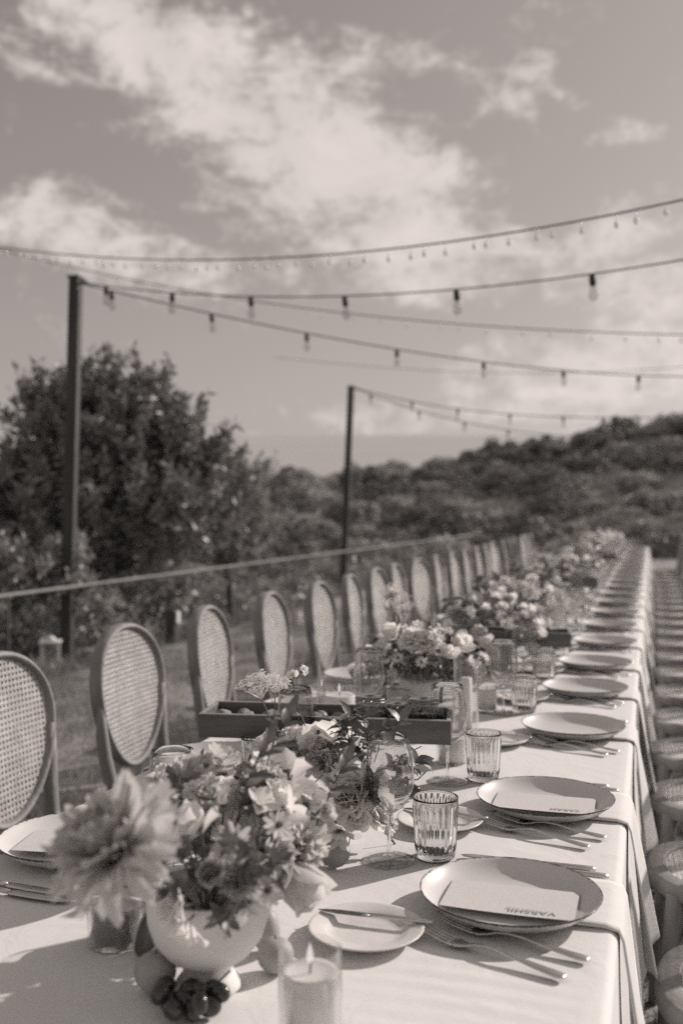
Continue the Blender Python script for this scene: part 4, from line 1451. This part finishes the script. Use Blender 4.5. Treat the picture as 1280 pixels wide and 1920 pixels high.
# --- first arrangement in the footed urn, close to the camera
URN = Vector((-.535, 1.150, TZ + .001))
b = MB(); b.lathe([(.0005, 0), (.038, 0), (.042, .004), (.041, .010), (.033, .020), (.030, .028), (.037, .036), (.054, .048), (.068, .066), (.0755, .088), (.0770, .106), (.0760, .120), (.0765, .127), (.074, .128), (.0715, .122), (.0725, .104), (.068, .078), (.050, .055), (.0005, .045)], 56)
o = b.build('footed_urn', M_urn); o.location = URN
tag(o, 'pale matt footed urn holding the blurred front flowers', 'urn')
F = frame_pt
W_, B_, D_ = M_petal, M_petal2, M_petal3
it = [(F(345, 1455, 1.36), .042, 'ruffled', B_, None), (F(418, 1495, 1.30), .036, 'rose', W_, None), (F(535, 1455, 1.34), .042, 'orchid', W_, (.3, -.5, .9)),
      (F(475, 1515, 1.32), .034, 'ruffled', W_, None), (F(300, 1500, 1.30), .032, 'tulip', B_, None), (F(365, 1548, 1.16), .030, 'orchid', W_, (-.3, -.6, .7)),
      (F(500, 1585, 1.24), .040, 'ruffled', B_, None), (F(560, 1560, 1.32), .036, 'ruffled', W_, None), (F(555, 1640, 1.27), .040, 'tulip', B_, (.5, -.3, -.7)), (F(575, 1600, 1.30), .034, 'ruffled', B_, (.8, -.3, -.2)),
      (F(440, 1575, 1.16), .026, 'daisy', W_, None), (F(470, 1465, 1.42), .034, 'rose', B_, None), (F(585, 1500, 1.42), .034, 'rose', W_, None), (F(525, 1520, 1.26), .030, 'orchid', W_, (.2, -.7, .6)),
      (F(345, 1745, 1.14), .024, 'orchid', W_, (-.2, -.8, -.5)), (F(322, 1705, 1.13), .024, 'ruffled', W_, (-.6, -.7, 0)), (F(305, 1560, 1.12), .034, 'rose', D_, None),
      (F(450, 1650, 1.12), .022, 'ruffled', D_, None), (F(395, 1640, 1.10), .022, 'rose', D_, None), (F(505, 1670, 1.18), .024, 'daisy', B_, None), (F(525, 1545, 1.20), .022, 'daisy', W_, None),
      (F(400, 1430, 1.40), .028, 'ruffled', W_, None), (F(380, 1478, 1.33), .026, 'rose', B_, None), (F(470, 1690, 1.16), .020, 'daisy', B_, None), (F(420, 1600, 1.12), .018, 'daisy', B_, None),
      (F(500, 1440, 1.40), .026, 'tulip', W_, None), (F(320, 1450, 1.42), .024, 'rose', W_, None), (F(450, 1540, 1.45), .04, 'ruffled', B_, None), (F(380, 1520, 1.45), .04, 'ruffled', B_, None), (F(540, 1600, 1.45), .04, 'ruffled', W_, None), (F(470, 1600, 1.36), .045, 'peony', B_, None)]
A1 = arrangement(URN + Vector((0, 0, .062)), 'mass of pale and dark blurred flowers in the footed urn', it, 46, (.105, .15, .07), fc=URN + Vector((0.0, .06, .185)), seed=5, berries=14, size=.5, filler=20)
c0 = Vector(A1.location)
for (a_, b_, d_) in ((500, 1365, 1.30), (455, 1420, 1.2), (610, 1450, 1.4)):
    p_ = F(a_, b_, d_) - c0
    stem(A1, (0, 0, .06), p_, .0011, (.02, 0, .03)); link(SPR[2], 'leaf_sprig', A1, p_ - Vector((0, 0, .05)), (.1, .2, 0), .7)
for k, (a_, b_) in enumerate(((330, 1660), (390, 1690), (470, 1690), (430, 1610), (360, 1600), (500, 1640), (300, 1640), (540, 1590), (410, 1560))):
    p_ = F(a_, b_, 1.10 + .02 * (k % 3)) - c0
    link((SPR + BIGSPR)[(k * 5) % 12], 'leaf_sprig', A1, p_ - Vector((0, -.01, .02)), aim((RND.uniform(-.8, .8), -.5, RND.uniform(.1, .8)), k), .5)
# big soft bloom at the left, nearest of all
o = empty('protea_flower', F(230, 1605, .97) - Vector((0, 0, .0)), 0, 'very large out of focus bloom with long petals left of the urn', 'flower')
pb = bloom(o, (0, 0, 0), .068, 'protea', M_petal_dusk, (-.35, -.55, .75), True)
pb2 = bloom(o, (.015, .03, -.012), .052, 'tulip', M_petal_dusk, (-.8, -.2, .5), True)
q0 = URN + Vector((-.02, 0, .10)) - o.location
stem(o, q0, (0, 0, 0), .003, (0, 0, .02))

# --- second arrangement, in focus, low glass bowl hidden in it
C2 = Vector((-.575, 1.72, TZ + .001))
b = MB(); b.lathe([(.0005, 0), (.030, 0), (.042, .012), (.046, .035), (.042, .055), (.040, .060), (.0385, .058), (.0435, .035), (.0395, .014), (.0005, .006)], 36)
o = b.build('flower_bowl', M_urn); o.location = C2; tag(o, 'small round bowl hidden under the white peonies', 'bowl')
it = [(F(606, 1408, 1.82), .050, 'peony', W_, (-.1, -.75, .5)), (F(548, 1378, 1.88), .030, 'ruffled', W_, None), (F(505, 1400, 1.8), .026, 'tulip', W_, (-.5, -.4, .7)),
      (F(655, 1492, 1.72), .047, 'peony', W_, (.25, -.8, .35)), (F(702, 1518, 1.78), .038, 'peony', W_, (.8, -.5, .15)), (F(668, 1530, 1.66), .030, 'rose', W_, (.3, -.8, -.3)),
      (F(540, 1530, 1.62), .036, 'peony', W_, (-.3, -.8, .3)), (F(565, 1490, 1.75), .030, 'rose', B_, None), (F(508, 1440, 1.78), .030, 'orchid', W_, None),
      (F(600, 1478, 1.66), .013, 'daisy', W_, (0, -1, .3)), (F(616, 1512, 1.62), .013, 'daisy', W_, (.1, -1, .2)), (F(628, 1455, 1.70), .011, 'daisy', W_, (.2, -1, .5)), (F(590, 1500, 1.64), .011, 'daisy', W_, (-.2, -1, .2)),
      (F(635, 1570, 1.63), .030, 'orchid', B_, (.1, -.7, -.7)), (F(585, 1585, 1.60), .024, 'ruffled', B_, (-.1, -.8, -.4)), (F(675, 1380, 1.85), .012, 'daisy', W_, None), (F(668, 1400, 1.82), .010, 'daisy', W_, None), (F(735, 1550, 1.76), .016, 'orchid', W_, (.9, -.3, 0))]
A2 = arrangement(C2 + Vector((0, 0, .02)), 'arrangement of white peonies and dark leaves in sharp focus before the wooden tray', it, 34, (.095, .08, .05), fc=C2 + Vector((0.0, .0, .105)), seed=9, berries=7, size=.6, filler=12)
c0 = Vector(A2.location)


def tall(px0, py0, px1, py1, d, bend=(0, 0, 0), r=.0012):
    p0, p1 = F(px0, py0, d) - c0, F(px1, py1, d) - c0
    return stem(A2, p0, p1, r, bend), p1


_, p_ = tall(520, 1430, 490, 1312, 1.85, (.012, 0, .01)); link(LACE, 'lace_umbel', A2, p_, aim((-.15, -.35, 1)), 1.25)
_, p_ = tall(500, 1420, 515, 1300, 1.9, (.012, 0, .01)); link(LACE, 'lace_umbel', A2, p_, aim((.25, -.3, 1)), .85)
_, p_ = tall(578, 1372, 549, 1272, 1.86, (-.012, 0, 0)); bloom(A2, p_, .020, 'sweetpea', W_, (.2, -.5, .8)); bloom(A2, p_ + Vector((.016, 0, .012)), .021, 'sweetpea', W_, (.7, -.4, .5))
for (a_, b_, e_, f_) in ((690, 1440, 700, 1345), (700, 1430, 735, 1335), (670, 1430, 640, 1350), (620, 1400, 660, 1345), (700, 1450, 775, 1418), (690, 1460, 790, 1400), (660, 1560, 650, 1600), (720, 1560, 745, 1590), (560, 1460, 520, 1440), (640, 1450, 690, 1390), (655, 1440, 660, 1370)):
    s_, p_ = tall(a_, b_, e_, f_, 1.80, (0, 0, .006), .001)
    dv = (F(e_, f_, 1.8) - F(a_, b_, 1.8)).normalized()
    link(BIGSPR[RND.randrange(4)], 'leaf_sprig', A2, F(a_, b_, 1.8) - c0 + dv * .02, aim(dv + Vector((0, -.3, 0)), RND.uniform(0, 6)), .62)

# --- third arrangement: dome of dark leaves with pale open petals
C3 = Vector((-.70, 3.06, TZ + .001))
it = [(F(735, 1192, 3.02), .044, 'tulip', W_, (-.3, -.5, .9)), (F(805, 1200, 2.98), .050, 'ruffled', W_, (.1, -.6, .8)), (F(858, 1212, 3.02), .046, 'tulip', W_, (.6, -.4, .7)), (F(770, 1198, 2.98), .042, 'ruffled', W_, (-.1, -.7, .7)),
      (F(692, 1225, 3.05), .034, 'rose', W_, None), (F(770, 1180, 3.15), .045, 'ruffled', W_, None), (F(712, 1215, 2.98), .034, 'ruffled', W_, None), (F(838, 1228, 2.95), .034, 'tulip', W_, None), (F(835, 1188, 3.1), .04, 'ruffled', B_, None),
      (F(700, 1290, 2.95), .02, 'daisy', W_, None), (F(880, 1245, 3.1), .036, 'orchid', W_, None), (F(895, 1262, 2.95), .03, 'tulip', W_, None), (F(745, 1232, 2.92), .022, 'daisy', B_, None), (F(790, 1240, 2.9), .022, 'daisy', B_, None)]
A3 = arrangement(C3, 'third arrangement, dark leafy dome topped by pale upright petals behind the jars', it, 80, (.17, .13, .09), fc=C3 + Vector((0.03, 0, .095)), seed=14, berries=14, size=.9, bs=1.15, filler=10)
b = MB(); b.lathe([(.0005, 0), (.05, 0), (.06, .02), (.062, .06), (.058, .075), (.055, .072), (.0005, .02)], 32); o = b.build('flower_bowl', M_urn); o.location = C3 - Vector((0, 0, .0)); tag(o, 'round bowl under the third arrangement of dark leaves', 'bowl')
# small white sprig behind it
c0 = Vector((-.80, 3.30, TZ + .001))
o = empty('blossom_sprig', c0, 0, 'airy white blossom sprig standing above the cylinder vase', 'flower')
for k in range(9):
    p_ = F(742 + 9 * math.sin(k * 2.1) * (1 + k * .25) * .9, 1140 - 14 + 18 * math.cos(k * 1.7), 3.3 + .01 * k) - c0
    stem(o, (.0, 0, .1), p_, .0009, (.01 * math.sin(k), 0, .02)); bloom(o, p_, .016, 'daisy' if k % 2 else 'orchid', W_, (math.sin(k), -.6, .8), False)
    link(BSP[2], 'berry_sprig', o, p_ - Vector((0, 0, .05)), (.1, .1, k), .9)

# --- fruit and small things at the front


def fruit(px, py, z, r, label, m=M_peach, sc=(1, 1, .95), rot=(0, 0, 0), name='peach', cat='fruit'):
    v = (py - 950) / 1867; d = (CAM_Z - z - r) / v; p_ = F(px, py, d)
    b = MB()
    prof = [(max(1e-5, math.sin(PI * i / 16)) * (1 - .06 * (i > 12)), -math.cos(PI * i / 16) - (.10 if i == 16 else .03 if i == 15 else 0)) for i in range(17)]
    b.lathe(prof, 28, Matrix.Diagonal((r * sc[0], r * sc[1], r * sc[2], 1)), rmod=lambda rr, z_, a, i: rr * (1 - .05 * math.exp(-((a - 3.6) / .25) ** 2)))
    o = b.build(name, m); o.location = (p_.x, p_.y, z + r * sc[2] * .99); o.rotation_euler = rot
    b = MB(); b.tube([(0, 0, r * sc[2] * .84), (.002, 0, r * sc[2] * 1.08)], .0012, 6); b.build('stalk', M_bark, o)
    return tag(o, label, cat, 'loose fruit on the cloth')


fruit(290, 1822, TZ + .001, .0265, 'round peach in front of the urn foot, left of the grapes', rot=(0, 0, .4))
fruit(516, 1790, TZ + .001, .024, 'small peach right of the urn beside the candle', rot=(0, 0, 2.0))
fruit(498, 1755, TZ + .001, .022, 'pear shaped fruit leaning on the right side of the urn', sc=(.9, .9, 1.35), rot=(0, 0, 1))
fruit(628, 1597, TZ + .001, .0265, 'grey toned peach under the white peonies', rot=(0, 0, 3.0))
fruit(590, 1575, TZ + .001, .024, 'small shaded peach hidden left under the white peonies', rot=(0, 0, 1.2))
fruit(705, 1472, TZ + .001, .026, 'fruit seen through the front wine glass', rot=(0, 0, 4.2))


def grapes(center, n, rad, label, seed):
    rr = random.Random(seed); root = empty('grape_bunch', center, 0, label, 'grapes')
    g = MB(); g.ball((0, 0, 0), 1, 16, 12, (1, .9, 1.18)); me = g.mesh('grape', M_grape)
    pts = []
    for k in range(4000):
        if len(pts) >= n: break
        z = rad * (1 + 1.5 * (rr.random() ** 1.6)); ww = .034 * (1 - z / .09)
        a = rr.uniform(0, 6.28); q = rr.random() ** .5
        p_ = Vector((math.cos(a) * q * .040, math.sin(a) * q * .030, z))
        if all((p_ - o).length > rad * 1.62 for o in pts): pts.append(p_)
    for p_ in pts: link(me, 'grape', root, p_, (rr.uniform(0, 3), rr.uniform(0, 3), 0), rad * rr.uniform(.9, 1.1))
    b = MB(); b.tube([(-.03, 0, .02), (0, 0, .03), (.03, .01, .035), (.045, .02, .05)], .0015, 5); b.build('stalk', M_bark, root)
    return root


grapes((-.530, 1.085, TZ), 26, .0118, 'bunch of glossy dark grapes at the foot of the urn', 3)
grapes((-.500, 2.04, TZ), 12, .0105, 'dark grapes behind the front wine glass and bread plate', 4)

# dark half fruit with a pale rim leaning on the urn
hf = empty('halved_fruit', (-.640, 1.205, TZ + .045), 0, 'dark oval halved fruit with a pale rim leaning against the left side of the urn', 'fruit')
b = MB(); prof = [(max(1e-5, math.sin(PI / 2 * i / 10)), -math.cos(PI / 2 * i / 10)) for i in range(11)]
b.lathe(prof, 32, Matrix.Diagonal((.026, .048, .016, 1))); b.build('rind', M_fruitdark, hf)
b = MB(); b.lathe([(.0005, .0), (.7, .0), (.86, .01), (.9, .06)], 32, Matrix.Diagonal((.026, .048, .016, 1))); b.build('flesh', M_fruitflesh, hf)
b = MB(); b.tube([(.0245 * math.cos(a), .0455 * math.sin(a), .0008) for a in [2 * PI * k / 40 for k in range(40)]], .0021, 6, closed=True); b.build('rim', M_petal2, hf)
hf.rotation_euler = (math.radians(62), math.radians(12), math.radians(-28))


def candle_jar(loc, r, h, wax_h, label_g, label_c, wr=None, wm=None, lit=True, wall=.0028, gname='candle_glass', base=.008):
    b = MB(); b.lathe([(.0005, 0), (r * .93, 0), (r, .003), (r, h - .001), (r - wall * .5, h), (r - wall, h - .001), (r - wall, base), (.0005, base - .001)], 44)
    o = b.build(gname, M_glass); o.location = loc; tag(o, label_g, 'glass', 'candle glasses along the table')
    wr = wr or r - wall - .0008
    c = empty('candle', (loc[0], loc[1], loc[2] + base + .0005), 0, label_c, 'candle', 'candles along the table')
    b = MB(); wh = wax_h - base
    b.lathe([(.0005, 0), (wr, 0), (wr, wh - .003), (wr - .002, wh), (wr * .8, wh - .002), (wr * .4, wh - .0035), (.0005, wh - .004)], 40); b.build('wax', wm or M_wax, c)
    b = MB(); b.tube([(0, 0, wh - .005), (.0005, 0, wh + .004), (.0015, 0, wh + .009)], .0011, 6); b.build('wick', M_wick, c)
    if lit:
        b = MB(); b.lathe([(.0005, wh + .006), (.0028, wh + .009), (.0040, wh + .014), (.0032, wh + .020), (.0014, wh + .026), (.0003, wh + .030)], 14); b.build('flame', M_flame, c)
    return o


candle_jar((-.359, 1.035, TZ + .001), .035, .124, .098, 'clear candle glass cut off by the bottom edge of the photo', 'lit white candle in the nearest glass at the bottom edge', base=.006)
candle_jar((-.715, 1.235, TZ + .001), .040, .060, .048, 'low wide candle glass under the big blurred bloom', 'shaded grey low candle behind the halved fruit', lit=False, wm=mat('shaded_wax', .22, .5))  # wax coloured dark grey to carry the shade under the bloom
candle_jar((-.779, 2.48, TZ + .001), .059, .232, .118, 'tall clear hurricane vase behind the wooden tray', 'lit thick pillar candle in the tall hurricane vase', wr=.041, base=.006)
candle_jar((-.905, 2.62, TZ + .001), .040, .13, .085, 'small candle glass left of the hurricane vase behind the tray', 'pale candle in the small glass left of the hurricane vase', lit=False)
candle_jar((-.735, 3.22, TZ + .001), .056, .26, .10, 'tall cylinder vase behind the third arrangement', 'pillar candle in the cylinder vase behind the third arrangement', wr=.040, lit=False)
candle_jar((-.468, 2.95, TZ + .001), .031, .10, .07, 'candle glass behind the third right wine glass', 'votive candle behind the third right wine glass', lit=False)
candle_jar((-.455, 2.34, TZ + .001), .036, .085, .06, 'low candle glass under the right end of the wooden tray', 'pale candle under the right end of the wooden tray', lit=False)
# ribbed white taper holders in a glass sleeve
p_ = F(868, 1300, 2.62)
b = MB(); b.lathe([(.0005, 0), (.034, 0), (.034, .20), (.0325, .20), (.0325, .006), (.0005, .005)], 36); o = b.build('glass_sleeve', M_glass); o.location = (-.478, 2.66, TZ + .001); tag(o, 'tall glass sleeve around a white taper behind the jars', 'glass')
t = empty('taper_candle', (-.478, 2.66, TZ + .008), 0, 'thick white taper candle with wax runs in the glass sleeve', 'candle')
b = MB(); b.lathe([(.0005, 0), (.016, 0), (.0155, .06), (.0145, .14), (.012, .142), (.0005, .138)], 24, rmod=lambda r, z, a, i: r * (1 + .12 * max(0, math.sin(a * 5)) * (z > .05))); b.build('wax', M_wax, t)
b = MB(); b.tube([(0, 0, .138), (.001, 0, .150)], .001, 6); b.build('wick', M_wick, t)

# ------------------------------------------------------------------ wooden tray on its block, jars, bread


def tray(loc, rz, label, L=.555, D=.15, H=.050, group='wooden serving trays'):
    root = empty('wooden_tray', loc, rz, label, 'tray', group)
    th = .010
    for nm, c, s in (('front_board', (L / 2, th / 2, H / 2), (L, th, H)), ('back_board', (L / 2, D - th / 2, H / 2), (L, th, H)),
                     ('end_board', (th / 2, D / 2, H / 2), (th, D - 2 * th - .001, H - .002)), ('end_board', (L - th / 2, D / 2, H / 2), (th, D - 2 * th - .001, H - .002)),
                     ('base_board', (L / 2, D / 2, .005), (L - 2 * th - .001, D - 2 * th - .001, .007))):
        b = MB(); b.box(c, s, bev=.0012); b.build(nm, M_wooddark, root, smooth=False)
    for nm, c, s in (('edge_strip', (L / 2, th / 2, H + .0012), (L - .002, th - .001, .0024)), ('edge_strip', (L / 2, D - th / 2, H + .0012), (L - .002, th - .001, .0024)), ('edge_strip', (th / 2, D / 2, H + .0010), (th - .001, D - 2 * th, .0022)), ('edge_strip', (L - th / 2, D / 2, H + .0010), (th - .001, D - 2 * th, .0022))):
        b = MB(); b.box(c, s); b.build(nm, M_woodpale, root, smooth=False)
    return root


TRZ = math.radians(9.4)
TL = Vector((-.957, 2.007, .85))
tr1 = tray(TL, TRZ, 'long dark wooden serving tray raised above the cloth with bread and jars')
ex, ey = Vector((math.cos(TRZ), math.sin(TRZ), 0)), Vector((-math.sin(TRZ), math.cos(TRZ), 0))


def on_tray(u, v, z=.0095): return TL + ex * u + ey * v + Vector((0, 0, z))


def riser(c, rz, label, h):
    root = empty('tray_riser', (c.x, c.y, TZ + .001), rz, label, 'riser', 'risers under the trays')
    b = MB(); b.box((0, 0, h - .006), (.16, .12, .010), bev=.002); b.build('top_board', M_wooddark, root, smooth=False)
    for s in (-1, 1):
        b = MB(); b.box((s * .07, 0, (h - .012) / 2), (.012, .11, h - .012)); b.build('side_board', M_wooddark, root, smooth=False)


c = on_tray(.27, .07); riser(c, TRZ, 'wooden riser block carrying the nearest serving tray', .098)
rr = random.Random(8)
words = ['leftmost', 'second', 'third', 'fourth', 'fifth', 'sixth']
for k in range(6):
    b = MB(); L_ = .030; R_ = .0205
    prof = [(max(1e-5, R_ * math.sin(PI * i / 14) ** .5), -L_ + 2 * L_ * i / 14) for i in range(15)]
    b.lathe(prof, 18, Matrix.Rotation(PI / 2, 4, 'Y'), rmod=lambda r, z, a, i: r * (1 + .07 * math.sin(a * 3 + z * 150 + k) + .04 * math.sin(a * 7)))
    o = b.build('bread_roll', M_bread); o.location = on_tray(.042 + k * .053, .062 + rr.uniform(-.012, .015), .031); o.rotation_euler = (rr.uniform(-.2, .2), rr.uniform(-.15, .15), TRZ + PI / 2 + rr.uniform(-.35, .35))
    tag(o, 'rustic bread roll, %s from the left in the near wooden tray' % words[k], 'bread', 'bread rolls in the tray')
for k in range(3):
    b = MB(); b.ball((0, 0, 0), .017, 16, 10, (1, 1, .9)); o = b.build('fig', M_fruitflesh); o.location = on_tray(.075 + k * .09, .118, .027); tag(o, ('left', 'middle', 'right')[k] + 'most small fig behind the bread rolls in the tray', 'fig', 'figs in the tray')


def clip_jar(loc, r, h, label, dip, rz):
    root = empty('clip_jar', loc, rz, label, 'jar', 'clip top jars in the tray')
    b = MB(); b.lathe([(.0005, 0), (r * .9, 0), (r, .006), (r, h * .72), (r * .96, h * .80), (r * .88, h * .84), (r * .90, h * .865), (r * .93, h * .87), (r * .85, h * .875), (r * .83, h * .82), (r * .92, h * .7), (r * .93, .008), (.0005, .005)], 44); b.build('body', M_jar, root)
    b = MB(); b.lathe([(r * .95, h * .885), (r * .97, h * .90), (r * .93, h * .93), (r * .80, h * .965), (r * .6, h * .96), (.0005, h * .955), (.0005, h * .945), (r * .6, h * .95), (r * .78, h * .945), (r * .85, h * .885)], 44); b.build('lid', M_jar, root)
    b = MB(); b.lathe([(.0005, .009), (r * .91, .009), (r * .91, h * .5), (.0005, h * .52)], 30); b.build('contents', dip, root)
    b = MB(); b.tube([(r * 1.0 * math.cos(a), r * 1.0 * math.sin(a), h * .82) for a in [2 * PI * k / 36 for k in range(36)]], .0011, 5, closed=True)
    b.tube([(r * 1.0 * math.cos(a), r * 1.0 * math.sin(a), h * .90) for a in [2 * PI * k / 36 for k in range(36)]], .0011, 5, closed=True)
    for s in (-.25, .25):
        b.tube([(r * math.sin(s), -r * 1.02, h * .90), (r * math.sin(s) * 1.05, -r * 1.10, h * .80), (r * math.sin(s), -r * 1.06, h * .62)], .0011, 5)
    b.build('wire_bail', M_wire, root)
    b = MB(); b.lathe([(r * .93, h * .872), (r * .99, h * .874), (r * .99, h * .884), (r * .93, h * .885)], 40); b.build('rubber_seal', M_leafpale, root)
    b = MB(); b.box((r * .9, r * .75, h * 1.0), (.014, .003, .030), rz=-.7, bev=.0013); b.build('seal_tab', M_peach, root)
    return root


clip_jar(on_tray(.372, .088), .0335, .078, 'left clip top glass jar standing in the wooden tray', M_dip, .1)
clip_jar(on_tray(.492, .075), .0345, .078, 'right clip top glass jar with dark relish in the wooden tray', M_dipdark, -.2)
clip_jar(on_tray(.432, .100), .026, .060, 'small low glass jar between the two clip top jars', M_dipdark, 0)

for k, (c_, lab) in enumerate(((Vector((-.83, 3.62, .85)), 'second wooden tray, dark end showing right of the third arrangement'), (Vector((-.86, 6.05, .88)), 'third wooden tray far along the table among blurred flowers'),
                               (Vector((-.86, 9.2, .88)), 'fourth wooden tray in the far blurred flowers'))):
    tray(c_, math.radians(6), lab); riser(c_ + Vector((.27, .09, 0)), .1, ('riser under the second tray', 'riser under the third tray', 'riser under the fourth tray')[k] + ' among the flowers', c_.z - TZ - .003)

# ------------------------------------------------------------------ far flowers, candles along the table
fr = random.Random(77)
kinds = ['peony', 'rose', 'ruffled', 'tulip', 'orchid', 'ruffled']
yy = 3.75
n = 0
descr = ['pale ruffled arrangement', 'white and grey arrangement', 'loose leafy arrangement', 'dense white arrangement']
while yy < 15.4:
    n += 1
    cx_ = -.60 + fr.uniform(-.07, .07)
    c = Vector((cx_, yy, TZ + .001))
    it = []
    nb = 20 if yy < 7 else 16
    hgt = .20 + (.05 if yy > 12 else 0)
    for k in range(nb):
        a = fr.uniform(0, 6.28); q = fr.random() ** .5
        p_ = c + Vector((.22 * q * math.cos(a), .22 * q * math.sin(a), hgt * (1 - .45 * q * q) + fr.uniform(-.05, .06)))
        m = fr.choice([W_, W_, W_, W_, B_, B_, D_])
        it.append((p_, fr.uniform(.020, .036), fr.choice(kinds), m, None))
    lab = '%s, %s one beyond the leafy dome' % (descr[n % 4], ORD[min(n - 1, 8)]) if n < 9 else 'far blurred flower arrangement near the end of the table'
    A = arrangement(c, lab, it, 9 if yy < 8 else 6, (.20, .20, .08), fc=c + Vector((0, 0, .10)), detailed=False, seed=100 + n, berries=3, size=1.35)
    b = MB(); b.lathe([(.0005, 0), (.045, 0), (.055, .02), (.055, .07), (.050, .085), (.047, .08), (.0005, .02)], 20); o = b.build('flower_bowl', M_urn); o.location = c; tag(o, 'bowl of the ' + lab if n < 9 else 'bowl under a far blurred flower arrangement', 'bowl', 'bowls of the far arrangements')
    for sx in (-1, 1):
        if fr.random() < .85:
            x_ = cx_ + sx * fr.uniform(.17, .24) * (1 if sx > 0 else .9); y_ = yy + fr.uniform(.15, .35)
            hh = fr.choice([.10, .14, .2])
            sdn = 'right' if sx > 0 else 'left'
            candle_jar((x_, y_, TZ + .001), fr.uniform(.032, .042), hh, hh * .6, ('candle glass %s of the %s' % (sdn, lab))[:110] if n < 9 else 'far candle glass among the blurred flowers', ('candle %s of the %s' % (sdn, lab))[:110] if n < 9 else 'far candle among the blurred flowers', lit=fr.random() < .4)
    yy += .56 if yy < 6 else .64
